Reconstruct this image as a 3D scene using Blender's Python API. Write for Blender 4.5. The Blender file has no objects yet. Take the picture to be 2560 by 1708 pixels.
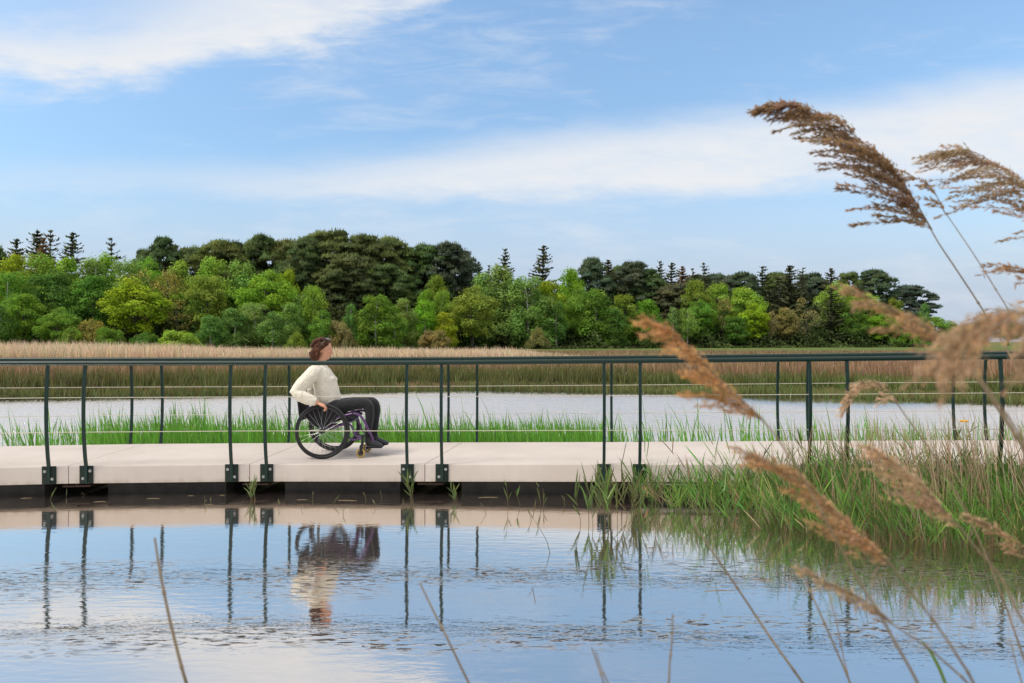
import bpy, bmesh, math, random
import numpy as np
from mathutils import Vector, Matrix
S = bpy.context.scene
COL = S.collection
RNG = np.random.default_rng(7)
random.seed(7)
R = math.radians
CAMZ, FPX = 1.634, 1767.0

# ------------------------------------------------------------------ camera
cam = bpy.data.cameras.new('camera'); camo = bpy.data.objects.new('camera', cam); COL.objects.link(camo)
camo.location = (0, 0, CAMZ); camo.rotation_euler = (R(90), 0, 0)
cam.sensor_width = 36; cam.lens = FPX / 2560 * 36
cam.clip_start = 0.05; cam.clip_end = 5000
cam.dof.use_dof = True; cam.dof.focus_distance = 8.0; cam.dof.aperture_fstop = 4.8
S.camera = camo
S.view_settings.view_transform = 'Standard'; S.view_settings.look = 'None'
S.view_settings.exposure = 0.40; S.view_settings.gamma = 1.0
try:
    S.cycles.max_bounces = 6; S.cycles.transparent_max_bounces = 4
except Exception: pass


class NG:
    """small helper round a node tree"""
    def __init__(s, nt): s.nt = nt; s.n = nt.nodes; s.l = nt.links
    def node(s, t, **kw):
        nd = s.n.new(t)
        for k, v in kw.items(): setattr(nd, k, v)
        return nd
    def put(s, sock, v):
        if isinstance(v, bpy.types.NodeSocket): s.l.new(v, sock)
        elif v is not None: sock.default_value = v
    def m(s, op, a, b=None, c=None, clamp=False):
        nd = s.node('ShaderNodeMath', operation=op, use_clamp=clamp)
        for i, v in enumerate((a, b, c)): s.put(nd.inputs[i], v)
        return nd.outputs[0]
    def ss(s, v, a, b, lo=0.0, hi=1.0):
        nd = s.node('ShaderNodeMapRange', interpolation_type='SMOOTHSTEP')
        for i, x in enumerate((v, a, b, lo, hi)): s.put(nd.inputs[i], x)
        return nd.outputs[0]
    def vec(s, x, y, z):
        nd = s.node('ShaderNodeCombineXYZ')
        for i, v in enumerate((x, y, z)): s.put(nd.inputs[i], v)
        return nd.outputs[0]
    def sep(s, v):
        nd = s.node('ShaderNodeSeparateXYZ'); s.l.new(v, nd.inputs[0]); return nd.outputs
    def vmul(s, v, sc, off=(0, 0, 0)):
        nd = s.node('ShaderNodeMapping'); s.l.new(v, nd.inputs['Vector'])
        nd.inputs['Scale'].default_value = sc; nd.inputs['Location'].default_value = off
        return nd.outputs[0]
    def noise(s, v, scale, detail=4, rough=.55, dist=0.0, col=False):
        nd = s.node('ShaderNodeTexNoise'); s.put(nd.inputs['Vector'], v)
        nd.inputs['Scale'].default_value = scale; nd.inputs['Detail'].default_value = detail
        nd.inputs['Roughness'].default_value = rough; nd.inputs['Distortion'].default_value = dist
        return nd.outputs['Color' if col else 'Fac']
    def mix(s, f, a, b, blend='MIX'):
        nd = s.node('ShaderNodeMix', data_type='RGBA', blend_type=blend)
        s.put(nd.inputs[0], f)
        for i, v in ((6, a), (7, b)):
            if isinstance(v, tuple) and len(v) == 3: v = (*v, 1)
            s.put(nd.inputs[i], v)
        return nd.outputs[2]
    def curve(s, v, pts):
        nd = s.node('ShaderNodeFloatCurve'); c = nd.mapping.curves[0]
        pts = sorted(pts)
        while len(c.points) < len(pts): c.points.new(0.5, 0.5)
        for p, q in zip(c.points, pts): p.location = q; p.handle_type = 'AUTO'
        nd.mapping.extend = 'HORIZONTAL'; nd.mapping.update()
        s.put(nd.inputs['Value'], v)
        return nd.outputs[0]


# ------------------------------------------------------------------ world and sun
SUN = Vector((-0.50, -0.25, 0.83)).normalized()
EL, AZ = math.asin(SUN.z), math.atan2(SUN.x, SUN.y)
W = bpy.data.worlds.new('World'); S.world = W; W.use_nodes = True
g = NG(W.node_tree); g.n.clear()
sky = g.node('ShaderNodeTexSky', sky_type='NISHITA'); sky.sun_disc = False
sky.sun_elevation = EL; sky.sun_rotation = AZ; sky.air_density = 1.0; sky.dust_density = 0.6; sky.ozone_density = 1.4
dirn = g.node('ShaderNodeTexCoord').outputs['Generated']
dx, dy, dz = g.sep(dirn)
yy = g.m('MAXIMUM', g.m('ABSOLUTE', dy), 0.06)
u = g.m('DIVIDE', dx, yy); v = g.m('DIVIDE', dz, yy)
front = g.ss(dy, 0.1, 0.45)
un = g.m('ADD', g.m('MULTIPLY', u, 1 / 1.6), 0.5)
uv = g.vec(u, v, 0.0)
fb = g.m('SUBTRACT', g.noise(g.vmul(uv, (3.2, 9.0, 1)), 1.6, 7, .6, .3), 0.5)
fine = g.m('SUBTRACT', g.noise(g.vmul(uv, (5, 22, 1), (3, 1, 0)), 1.6, 6, .65, .5), 0.5)
big = g.noise(g.vmul(uv, (1.3, 4.2, 1), (7, 2, 0)), 1.4, 5, .55, .4)
def edge(pts): return g.m('MULTIPLY', g.curve(un, [((x / 1.6) + .5, y * 2) for x, y in pts]), 0.5)
e1 = edge([(-.8, .343), (-.724, .345), (-.583, .3475), (-.49, .366), (-.416, .381), (-.33, .391), (-.25, .406), (-.188, .44), (-.132, .465), (-.08, .5)])
q1 = g.m('SUBTRACT', g.m('ADD', v, g.m('ADD', g.m('MULTIPLY', fb, .10), g.m('MULTIPLY', fine, .065))), e1)
c1 = g.ss(q1, -.012, .05)
thin = g.m('MULTIPLY', g.ss(q1, .05, .13), g.ss(u, -.25, -.68))
c1 = g.m('MULTIPLY', c1, g.m('SUBTRACT', 1.0, g.m('MULTIPLY', thin, .8)))
c1 = g.m('MULTIPLY', c1, g.ss(u, .12, -.12))
streak = g.ss(g.m('ADD', fine, g.m('MULTIPLY', fb, .7)), -.32, .22, .72, 1.0)
c1 = g.m('MULTIPLY', c1, streak)
e2 = edge([(-.8, .234), (-.724, .250), (-.48, .252), (-.294, .258), (-.17, .272), (.077, .305), (.3226, .333), (.509, .354), (.724, .391), (.8, .4)])
e3 = edge([(-.8, .215), (-.48, .210), (-.294, .2), (-.1075, .197), (.139, .2), (.385, .213), (.6, .219), (.8, .22)])
vw = g.m('ADD', v, g.m('ADD', g.m('MULTIPLY', fb, .045), g.m('MULTIPLY', fine, .034)))
c2 = g.m('MULTIPLY', g.ss(g.m('SUBTRACT', e2, vw), -.02, .05), g.ss(g.m('SUBTRACT', vw, e3), -.018, .03))
c2 = g.m('MULTIPLY', g.m('MULTIPLY', c2, streak), g.ss(u, -.78, .05, .40, .98))
wis = g.m('MULTIPLY', g.ss(g.m('ADD', big, g.m('MULTIPLY', fine, .8)), .47, .88), .40)
low = g.m('MULTIPLY', g.ss(v, .30, .05), .93)
cf = g.m('MAXIMUM', g.m('MAXIMUM', c1, c2), wis)
cb = g.m('MULTIPLY', g.ss(big, .30, .52), .92)
over = g.m('MULTIPLY', g.ss(v, .50, .75), .85)  # bright overhead cloud, out of view, added to whiten the water's reflections
cf = g.m('MAXIMUM', cf, over)
cloud = g.m('ADD', g.m('MULTIPLY', cf, front), g.m('MULTIPLY', cb, g.m('SUBTRACT', 1.0, front)), clamp=True)
base = g.mix(1.0, sky.outputs[0], g.mix(g.ss(v, .22, .50), (1.32, 1.44, 1.43), (1.62, 1.75, 1.70)), 'MULTIPLY')
hz = g.mix(low, base, (3.75, 4.35, 5.45))
ccol = g.mix(g.ss(v, .55, 1.0), (6.4, 6.55, 6.8), (9.2, 8.6, 8.1))
fin = g.mix(cloud, hz, ccol)
bg = g.node('ShaderNodeBackground'); g.l.new(fin, bg.inputs[0]); bg.inputs[1].default_value = 0.10
g.l.new(bg.outputs[0], g.node('ShaderNodeOutputWorld').inputs[0])

sl = bpy.data.lights.new('sun', 'SUN'); so = bpy.data.objects.new('sun', sl); COL.objects.link(so)
sl.energy = 2.1; sl.angle = R(14); sl.color = (1.0, 0.93, 0.82)
so.rotation_euler = SUN.to_track_quat('Z', 'Y').to_euler(); so.location = (-20, -20, 30)


# ------------------------------------------------------------------ helpers
def P(px, py, d): return Vector(((px - 1280) / FPX * d, d, CAMZ - (py - 854) / FPX * d))

def tag(o, label=None, cat=None, group=None, kind=None):
    if label: o['label'] = label
    if cat: o['category'] = cat
    if group: o['group'] = group
    if kind: o['kind'] = kind
    return o

def empty(name, loc=(0, 0, 0), rz=0):
    o = bpy.data.objects.new(name, None); COL.objects.link(o)
    o.location = loc; o.rotation_euler.z = rz; o.empty_display_size = .1
    return o

def link(name, me, mat=None, parent=None):
    if mat is not None and len(me.materials) == 0: me.materials.append(mat)
    o = bpy.data.objects.new(name, me); COL.objects.link(o)
    if parent: o.parent = parent
    return o

def obj(name, bm, mat, parent=None, smooth=True):
    me = bpy.data.meshes.new(name); bm.normal_update(); bm.to_mesh(me); bm.free()
    if smooth:
        me.polygons.foreach_set('use_smooth', [True] * len(me.polygons))
        try: me.set_sharp_from_angle(angle=R(40))
        except Exception: pass
    return link(name, me, mat, parent)

def np_mesh(name, V, faces, cols=None):
    """V (n,3); faces = list of int arrays (m,k); cols (n,3)"""
    me = bpy.data.meshes.new(name)
    V = np.asarray(V, np.float32); me.vertices.add(len(V)); me.vertices.foreach_set('co', V.ravel())
    li = np.concatenate([f.ravel() for f in faces]).astype(np.int32)
    tot = np.concatenate([np.full(len(f), f.shape[1]) for f in faces])
    st = np.concatenate([[0], np.cumsum(tot)[:-1]]).astype(np.int32)
    me.loops.add(len(li)); me.loops.foreach_set('vertex_index', li)
    me.polygons.add(len(tot)); me.polygons.foreach_set('loop_start', st)
    me.update(calc_edges=True)
    if cols is not None:
        a = me.color_attributes.new('Col', 'FLOAT_COLOR', 'POINT')
        c = np.ones((len(V), 4), np.float32); c[:, :3] = cols; a.data.foreach_set('color', c.ravel())
    me.validate()
    return me

def box(bm, c, s, M=None, bev=0.0):
    r = bmesh.ops.create_cube(bm, size=1.0); vs = r['verts']
    for q in vs: q.co = Vector((q.co.x * s[0], q.co.y * s[1], q.co.z * s[2])) + Vector(c)
    if bev:
        es = list({e for q in vs for e in q.link_edges})
        r2 = bmesh.ops.bevel(bm, geom=es, offset=bev, segments=2, affect='EDGES', profile=.5)
        vs = list({q for f in r2['faces'] for q in f.verts} | {q for q in vs if q.is_valid})
    if M is not None:
        for q in vs: q.co = M @ q.co
    return vs

def ell(bm, c, r, M=None, seg=20):
    q = bmesh.ops.create_uvsphere(bm, u_segments=seg, v_segments=max(8, seg // 2), radius=1.0)['verts']
    for p in q:
        p.co = Vector((p.co.x * r[0], p.co.y * r[1], p.co.z * r[2]))
        if M is not None: p.co = M @ p.co
        p.co += Vector(c)
    return q

def tube(bm, pts, rad, n=8, up=None, closed=False):
    """round or elliptic tube along pts; rad scalar, list, or list of (a,b)"""
    pts = [Vector(p) for p in pts]; k = len(pts)
    if not isinstance(rad, list): rad = [rad] * k
    rings = []; prev = None
    for i in range(k):
        if closed: t = pts[(i + 1) % k] - pts[i - 1]
        else: t = pts[min(i + 1, k - 1)] - pts[max(i - 1, 0)]
        t.normalize()
        if up is not None: a = Vector(up) - t * t.dot(Vector(up))
        elif prev is None:
            a = Vector((0, 0, 1)) if abs(t.z) < .9 else Vector((1, 0, 0)); a = a - t * t.dot(a)
        else: a = prev - t * t.dot(prev)
        a.normalize(); prev = a; b = t.cross(a)
        r = rad[i]; ra, rb = r if isinstance(r, (tuple, list)) else (r, r)
        rings.append([bm.verts.new(pts[i] + a * (ra * math.cos(2 * math.pi * j / n)) + b * (rb * math.sin(2 * math.pi * j / n))) for j in range(n)])
    for i in range(k if closed else k - 1):
        A, B = rings[i], rings[(i + 1) % k]
        for j in range(n): bm.faces.new((A[j], A[(j + 1) % n], B[(j + 1) % n], B[j]))
    if not closed:
        bm.faces.new(rings[0][::-1]); bm.faces.new(rings[-1])

def spline(pts, n):
    """Catmull-Rom resample of a list of Vectors"""
    pts = [Vector(p) for p in pts]
    q = [pts[0] * 2 - pts[1]] + pts + [pts[-1] * 2 - pts[-2]]
    out = []
    for i in range(n):
        s = i / (n - 1) * (len(pts) - 1); k = min(int(s), len(pts) - 2); t = s - k
        a, b, c, d = q[k], q[k + 1], q[k + 2], q[k + 3]
        out.append(.5 * ((2 * b) + (c - a) * t + (2 * a - 5 * b + 4 * c - d) * t * t + (3 * b - a - 3 * c + d) * t ** 3))
    return out

def fuse(name, bm, voxel, smooth, mat, parent=None, disp=0.0, dscale=.1):
    me = bpy.data.meshes.new('t'); bm.to_mesh(me); bm.free()
    t = bpy.data.objects.new('t', me); COL.objects.link(t)
    m = t.modifiers.new('r', 'REMESH'); m.mode = 'VOXEL'; m.voxel_size = voxel
    if smooth: m = t.modifiers.new('s', 'SMOOTH'); m.iterations = smooth; m.factor = .5
    if disp:
        tx = bpy.data.textures.new('folds', 'CLOUDS'); tx.noise_scale = dscale
        m = t.modifiers.new('d', 'DISPLACE'); m.texture = tx; m.strength = disp; m.mid_level = .5
    dg = bpy.context.evaluated_depsgraph_get(); ev = t.evaluated_get(dg)
    out = bpy.data.meshes.new_from_object(ev); out.name = name
    bpy.data.objects.remove(t); bpy.data.meshes.remove(me)
    out.polygons.foreach_set('use_smooth', [True] * len(out.polygons)); out.materials.clear()
    return link(name, out, mat, parent)


# ------------------------------------------------------------------ materials
def mat(name, col, rough=.6, metal=0.0, var=.0, vscale=8, bump=0.0, bscale=60, spec=.5):
    m = bpy.data.materials.new(name); m.use_nodes = True; h = NG(m.node_tree)
    b = h.n['Principled BSDF']; b.inputs['Roughness'].default_value = rough; b.inputs['Metallic'].default_value = metal
    b.inputs['Specular IOR Level'].default_value = spec
    b.inputs['Base Color'].default_value = (*col, 1)
    pos = h.node('ShaderNodeTexCoord').outputs['Object']
    if var:
        n = h.noise(pos, vscale, 5)
        f = h.ss(n, .3, .7, 1 - var, 1 + var)
        c = h.mix(1.0, (*col, 1), h.vec(f, f, f), 'MULTIPLY'); h.l.new(c, b.inputs['Base Color'])
    if bump:
        bp = h.node('ShaderNodeBump'); bp.inputs['Strength'].default_value = bump; bp.inputs['Distance'].default_value = .01
        h.l.new(h.noise(pos, bscale, 3), bp.inputs['Height']); h.l.new(bp.outputs[0], b.inputs['Normal'])
    return m

def leafmat(name, trans=.35, objcol=False, rough=.6, gloss=.0):
    m = bpy.data.materials.new(name); m.use_nodes = True; h = NG(m.node_tree); h.n.clear()
    at = h.node('ShaderNodeAttribute', attribute_name='Col').outputs['Color']
    c = at
    if objcol: c = h.mix(1.0, at, h.node('ShaderNodeObjectInfo').outputs['Color'], 'MULTIPLY')
    d = h.node('ShaderNodeBsdfDiffuse'); t = h.node('ShaderNodeBsdfTranslucent')
    h.l.new(c, d.inputs[0]); h.l.new(c, t.inputs[0])
    mx = h.node('ShaderNodeMixShader'); mx.inputs[0].default_value = trans
    h.l.new(d.outputs[0], mx.inputs[1]); h.l.new(t.outputs[0], mx.inputs[2])
    o = mx.outputs[0]
    if gloss:
        gl = h.node('ShaderNodeBsdfGlossy'); gl.inputs['Roughness'].default_value = .35; gl.inputs[0].default_value = (.8, .8, .8, 1)
        m2 = h.node('ShaderNodeMixShader'); m2.inputs[0].default_value = gloss
        h.l.new(o, m2.inputs[1]); h.l.new(gl.outputs[0], m2.inputs[2]); o = m2.outputs[0]
    h.l.new(o, h.node('ShaderNodeOutputMaterial').inputs[0])
    return m

M_LEAF = leafmat('tree_leaves', .48, True)
M_BLADE = leafmat('grass_blades', .35, False, gloss=.03)
M_THICK = leafmat('thicket_leaves', .35)
M_PLUME = leafmat('reed_plume', .45, False)
M_BARK = mat('bark', (.055, .045, .036), .9, var=.35, vscale=3)
M_BIRCH = mat('birch_bark', (.42, .40, .36), .8, var=.4, vscale=2)
M_PAINT = mat('dark_green_paint', (.004, .022, .016), .38, var=.1, vscale=20, spec=.35)
M_PLATE = mat('plate_green', (.003, .012, .009), .5, var=.15, vscale=20, spec=.3)
M_BOLT = mat('zinc_bolt', (.42, .42, .40), .38, .9, var=.2, vscale=80)
M_WIRE = mat('steel_wire', (.52, .48, .40), .45, .3)
M_PONT = mat('pontoon', (.016, .014, .013), .75, var=.5, vscale=6, bump=.4, bscale=25)
M_BEAM = mat('rusty_beam', (.040, .018, .010), .7, var=.3, vscale=10)
M_WHITEEDGE = mat('pontoon_edge', (.55, .56, .56), .5, var=.2, vscale=14)


def concrete(name):
    m = bpy.data.materials.new(name); m.use_nodes = True; h = NG(m.node_tree); b = h.n['Principled BSDF']
    pos = h.node('ShaderNodeNewGeometry').outputs['Position']; x, y, z = h.sep(pos)
    n1 = h.noise(pos, 1.6, 5, .6); n2 = h.noise(h.vmul(pos, (14, 14, 2.0)), 1.0, 5, .6); n3 = h.noise(pos, 90, 3, .7)
    c = h.mix(h.ss(n1, .3, .7), (.47, .412, .368), (.525, .466, .422))
    c = h.mix(h.m('MULTIPLY', h.ss(n2, .50, .75), .14), c, (.38, .33, .26))
    # algae stain along the lower lip of the slab
    stain = h.m('MULTIPLY', h.ss(h.m('ADD', z, h.m('MULTIPLY', n1, .06)), .235, .17), h.ss(n2, .36, .62))
    c = h.mix(h.m('MULTIPLY', stain, .38), c, (.25, .21, .13))
    pit = h.ss(h.noise(pos, 26, 2, .5), .70, .76)
    c = h.mix(h.m('MULTIPLY', pit, .25), c, (.3, .27, .22))
    c = h.mix(h.m('MULTIPLY', h.ss(n3, .35, .7), .07), c, (.4, .37, .33))
    h.l.new(c, b.inputs['Base Color']); b.inputs['Roughness'].default_value = .72
    bp = h.node('ShaderNodeBump'); bp.inputs['Strength'].default_value = .25; bp.inputs['Distance'].default_value = .004
    h.l.new(n3, bp.inputs['Height']); h.l.new(bp.outputs[0], b.inputs['Normal'])
    return m
M_CONC = concrete('pale_concrete')


def water_mat():
    m = bpy.data.materials.new('pond_water'); m.use_nodes = True; h = NG(m.node_tree); h.n.clear()
    pos = h.node('ShaderNodeNewGeometry').outputs['Position']; x, y, z = h.sep(pos)
    far = h.ss(y, 8.2, 10.5)
    # calm ripples before the walkway
    calm = h.m('SUBTRACT', h.noise(h.vmul(pos, (4.5, 17, 1)), 1.0, 3, .55, .4), .5)
    fine = h.m('SUBTRACT', h.noise(h.vmul(pos, (22, 75, 1)), 1.0, 2, .5, .3), .5)
    # cat's-paw bands: slight ripples, also the mask for their painted darkening
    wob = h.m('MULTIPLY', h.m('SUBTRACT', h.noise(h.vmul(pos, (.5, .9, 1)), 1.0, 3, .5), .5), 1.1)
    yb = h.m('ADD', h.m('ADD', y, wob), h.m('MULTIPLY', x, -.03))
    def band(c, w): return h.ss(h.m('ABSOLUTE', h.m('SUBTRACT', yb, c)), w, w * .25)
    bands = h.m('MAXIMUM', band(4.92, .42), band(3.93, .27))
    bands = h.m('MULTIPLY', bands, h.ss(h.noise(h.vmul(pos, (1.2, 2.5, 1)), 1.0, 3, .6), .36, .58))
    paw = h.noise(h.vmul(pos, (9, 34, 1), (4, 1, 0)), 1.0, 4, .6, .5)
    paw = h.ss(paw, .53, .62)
    # wind-ruffled pond beyond
    ruf = h.noise(h.vmul(pos, (3.2, 6.5, 1)), 1.0, 5, .62, .6)
    shelter = h.ss(h.m('SUBTRACT', y, h.m('MULTIPLY', h.m('ABSOLUTE', h.m('SUBTRACT', x, 9.0)), .45)), 16.2, 19.0)
    shelter = h.m('MULTIPLY', shelter, h.ss(x, 4.0, 8.0))
    rufa = h.m('MULTIPLY', far, h.m('SUBTRACT', 1.0, h.m('MULTIPLY', shelter, .8)))
    hgt = h.m('ADD', h.m('MULTIPLY', calm, .0010), h.m('MULTIPLY', fine, .00008))
    hgt = h.m('ADD', hgt, h.m('MULTIPLY', h.m('MULTIPLY', paw, bands), .0010))
    hgt = h.m('ADD', hgt, h.m('MULTIPLY', h.m('MULTIPLY', ruf, rufa), .034))
    bp = h.node('ShaderNodeBump'); bp.inputs['Strength'].default_value = 1.0; bp.inputs['Distance'].default_value = 1.0
    h.l.new(hgt, bp.inputs['Height'])
    # at a grazing view the slopes one sees lean towards the eye
    inc = h.node('ShaderNodeNewGeometry').outputs['Incoming']; ix, iy, iz = h.sep(inc)
    k = h.m('ADD', h.m('MULTIPLY', rufa, .22), .003)
    lean = h.vec(h.m('MULTIPLY', ix, k), h.m('MULTIPLY', iy, k), 0.0)
    av = h.node('ShaderNodeVectorMath', operation='ADD'); h.l.new(bp.outputs[0], av.inputs[0]); h.l.new(lean, av.inputs[1])
    nv = h.node('ShaderNodeVectorMath', operation='NORMALIZE'); h.l.new(av.outputs[0], nv.inputs[0]); nrm = nv.outputs[0]
    fr = h.node('ShaderNodeFresnel'); fr.inputs['IOR'].default_value = 1.75; h.l.new(nrm, fr.inputs['Normal'])
    fac = h.m('ADD', h.m('MULTIPLY', fr.outputs[0], .45), .78, clamp=True)
    fac = h.m('MULTIPLY', fac, h.m('SUBTRACT', 1.0, h.m('MULTIPLY', h.m('MULTIPLY', paw, bands), .90)))  # dark wave faces painted in by cutting the reflection inside the bands
    gl = h.node('ShaderNodeBsdfGlossy'); gl.inputs[0].default_value = (1.0, .925, .845, 1)
    h.l.new(h.m('ADD', .012, h.m('MULTIPLY', rufa, .09)), gl.inputs['Roughness']); h.l.new(nrm, gl.inputs['Normal'])
    g2 = h.node('ShaderNodeBsdfGlossy'); g2.inputs[0].default_value = (.95, .92, .92, 1); g2.inputs['Roughness'].default_value = .50
    mg = h.node('ShaderNodeMixShader'); mg.inputs[0].default_value = .03; h.l.new(gl.outputs[0], mg.inputs[1]); h.l.new(g2.outputs[0], mg.inputs[2])
    df = h.node('ShaderNodeBsdfDiffuse'); df.inputs[0].default_value = (.020, .012, .008, 1)
    mx = h.node('ShaderNodeMixShader'); h.l.new(fac, mx.inputs[0]); h.l.new(df.outputs[0], mx.inputs[1]); h.l.new(mg.outputs[0], mx.inputs[2])
    h.l.new(mx.outputs[0], h.node('ShaderNodeOutputMaterial').inputs[0])
    return m


def ground_mat():
    m = bpy.data.materials.new('meadow_ground'); m.use_nodes = True; h = NG(m.node_tree); b = h.n['Principled BSDF']
    pos = h.node('ShaderNodeNewGeometry').outputs['Position']; x, y, z = h.sep(pos)
    n = h.noise(h.vmul(pos, (.09, .05, .1)), 1.0, 5, .6); n2 = h.noise(pos, 2.2, 5, .65)
    c = h.mix(h.ss(n, .42, .6), (.15, .095, .05), (.085, .11, .03))
    c = h.mix(h.ss(y, 95, 125), c, (.10, .15, .035))
    c = h.mix(h.m('MULTIPLY', h.ss(n2, .35, .7), .4), c, (.06, .05, .025))
    c = h.mix(h.ss(z, .12, .0), c, (.035, .025, .015))
    h.l.new(c, b.inputs['Base Color']); b.inputs['Roughness'].default_value = .95; b.inputs['Specular IOR Level'].default_value = .1
    return m


# ------------------------------------------------------------------ ground and water
BX = np.array([-400, -60, -30, -14, -11.4, -8, -4, -1, 2, 5, 8.5, 10.8, 12.9, 20, 40, 400.])
BD = np.array([15, 16, 18, 19.3, 20.0, 21, 22.6, 23.1, 22.2, 21.6, 20.4, 19.4, 18.0, 16.5, 15, 15.])
def bank(x): return np.interp(x, BX, BD)
# foot of the reed bed in the right foreground
CX = np.array([0.4, 1.2, 1.6, 2.2, 2.83, 3.5, 4.5, 8., 400.]); CD = np.array([8.2, 7.4, 6.62, 6.05, 5.75, 5.4, 5.2, 5.0, 5.0])
def clump(x): return np.interp(x, CX, CD)

def ground_z(x, y):
    far = np.clip((y - bank(x) + .15) / .9, 0, 1); far = far * far * (3 - 2 * far)
    z = -.55 + far * (.80 + .05 * np.clip((y - 30) / 30, 0, 1))
    near = np.clip((2.2 - y) / .9, 0, 1); near = near * near * (3 - 2 * near)
    z = np.maximum(z, -.55 + near * .66)
    k = np.clip((y - clump(x) - .15) / .7, 0, 1) * np.clip((8.4 - y) / .5, 0, 1) * np.clip((x - 2.2) / .8, 0, 1)
    return np.maximum(z, -.55 + k * .60)

def build_ground():
    xs = np.unique(np.concatenate([np.arange(-24, 24, .5), np.linspace(-90, 90, 61), np.array([-1500, -700, -400, -250, -150, 150, 250, 400, 700, 1500.])]))
    ys = np.unique(np.concatenate([np.arange(0, 26, .3), np.linspace(26, 90, 40), np.array([-40, -20, -8, -3, -1, 110, 130, 160, 200, 260, 400, 700, 1200, 2500.])]))
    X, Y = np.meshgrid(xs, ys); Z = ground_z(X, Y)
    Z = Z + (np.sin(X * 1.3 + Y * .7) + np.sin(X * .37 - Y * .9)) * .012 * (Z > -.4)
    V = np.stack([X, Y, Z], -1).reshape(-1, 3); nx, ny = len(xs), len(ys)
    i = np.arange(nx * ny).reshape(ny, nx)
    F = np.stack([i[:-1, :-1], i[:-1, 1:], i[1:, 1:], i[1:, :-1]], -1).reshape(-1, 4)
    me = np_mesh('ground', V, [F]); me.polygons.foreach_set('use_smooth', [True] * len(me.polygons))
    tag(link('ground', me, ground_mat()), 'flat marshy meadow reaching back to the wood', kind='structure')
build_ground()
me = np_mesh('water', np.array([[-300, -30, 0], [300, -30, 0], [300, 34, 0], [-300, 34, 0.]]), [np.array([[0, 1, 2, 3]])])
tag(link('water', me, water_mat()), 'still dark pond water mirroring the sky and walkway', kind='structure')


# ------------------------------------------------------------------ footbridge
NX = [(-8.5, 6.75, .335), (-6.55, 7.15, .332), (-4.65, 7.41, .3295), (-2.795, 7.53, .328), (-.925, 7.50, .333), (1.145, 7.38, .354), (3.22, 7.23, .378), (5.06, 7.07, .406), (7.1, 6.85, .43), (9.2, 6.6, .45)]
FX = [(-9.1, 8.3, .335), (-6.75, 8.75, .332), (-4.68, 9.02, .3295), (-2.70, 9.12, .328), (-.64, 9.13, .333), (1.46, 9.02, .354), (3.57, 8.95, .378), (5.72, 8.80, .406), (7.9, 8.55, .43), (10.2, 8.25, .45)]
NJ = [Vector(p) for p in NX]; FJ = [Vector(p) for p in FX]
TH = .185
bridge = tag(empty('footbridge', (0, 8.3, 0)), 'pale concrete walkway of slabs crossing the pond just above the water', 'footbridge')
def par(o, root): o.parent = root; o.matrix_parent_inverse = Matrix.Translation(-root.location); return o
for k in range(len(NJ) - 1):
    bm = bmesh.new(); gp = .004
    a, b, c, d = NJ[k], NJ[k + 1], FJ[k + 1], FJ[k]
    t = (b - a).normalized() * gp; t2 = (c - d).normalized() * gp
    q = [a + t, b - t, c - t2, d + t2]
    lo = [bm.verts.new(p - Vector((0, 0, TH))) for p in q]; hi = [bm.verts.new(p) for p in q]
    bm.faces.new(lo[::-1]); bm.faces.new(hi)
    for j in range(4): bm.faces.new((lo[j], lo[(j + 1) % 4], hi[(j + 1) % 4], hi[j]))
    es = [e for e in bm.edges if all(vv in hi for vv in e.verts)]
    es = [e for e in es if abs((e.verts[0].co - e.verts[1].co).normalized().x) > .7]
    bmesh.ops.bevel(bm, geom=es, offset=.014, segments=3, affect='EDGES', profile=.5)
    par(obj('deck_slab', bm, M_CONC, smooth=True), bridge)
    # concrete float under each slab, set back from its face
    A = a.lerp(b, .17) + (d - a) * .10; B = a.lerp(b, .83) + (c - b) * .10; C_ = d.lerp(c, .83) - (c - b) * .10; D = d.lerp(c, .17) - (d - a) * .10
    bm = bmesh.new(); q = [A, B, C_, D]
    lo = [bm.verts.new((p.x, p.y, -.45)) for p in q]; hi = [bm.verts.new((p.x, p.y, p.z - TH - .006)) for p in q]
    bm.faces.new(lo[::-1]); bm.faces.new(hi)
    for j in range(4): bm.faces.new((lo[j], lo[(j + 1) % 4], hi[(j + 1) % 4], hi[j]))
    par(obj('pontoon', bm, M_PONT, smooth=False), bridge)
for k in range(1, len(NJ) - 1):
    bm = bmesh.new(); j, f = NJ[k], FJ[k]; t = (NJ[k + 1] - NJ[k - 1]).normalized(); n = (f - j).normalized()
    c = j.lerp(f, .5); c.z = j.z - TH - .05
    Mx = Matrix.Translation(c) @ Matrix(((t.x, n.x, 0, 0), (t.y, n.y, 0, 0), (0, 0, 1, 0), (0, 0, 0, 1)))
    box(bm, (.02, 0, 0), (.28, 1.40, .018), Mx); box(bm, (.02, 0, .025), (.012, 1.40, .032), Mx)
    par(obj('support_beam', bm, M_BEAM, smooth=False), bridge)
# pale lip on the float at the right
bm = bmesh.new(); a, b = NJ[5], NJ[6]; A = a.lerp(b, .10); B = a.lerp(b, .93)
for s in (0,):
    t = (B - A); n = Vector((t.y, -t.x, 0)).normalized(); z = min(A.z, B.z) - TH - .022
    q = [A - n * .03, B - n * .03, B - n * .16, A - n * .16]
    lo = [bm.verts.new((p.x, p.y, z - .012)) for p in q]; hi = [bm.verts.new((p.x, p.y, z)) for p in q]
    bm.faces.new(lo[::-1]); bm.faces.new(hi)
    for j in range(4): bm.faces.new((lo[j], lo[(j + 1) % 4], hi[(j + 1) % 4], hi[j]))
par(obj('float_lip', bm, M_WHITEEDGE, smooth=False), bridge)

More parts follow.
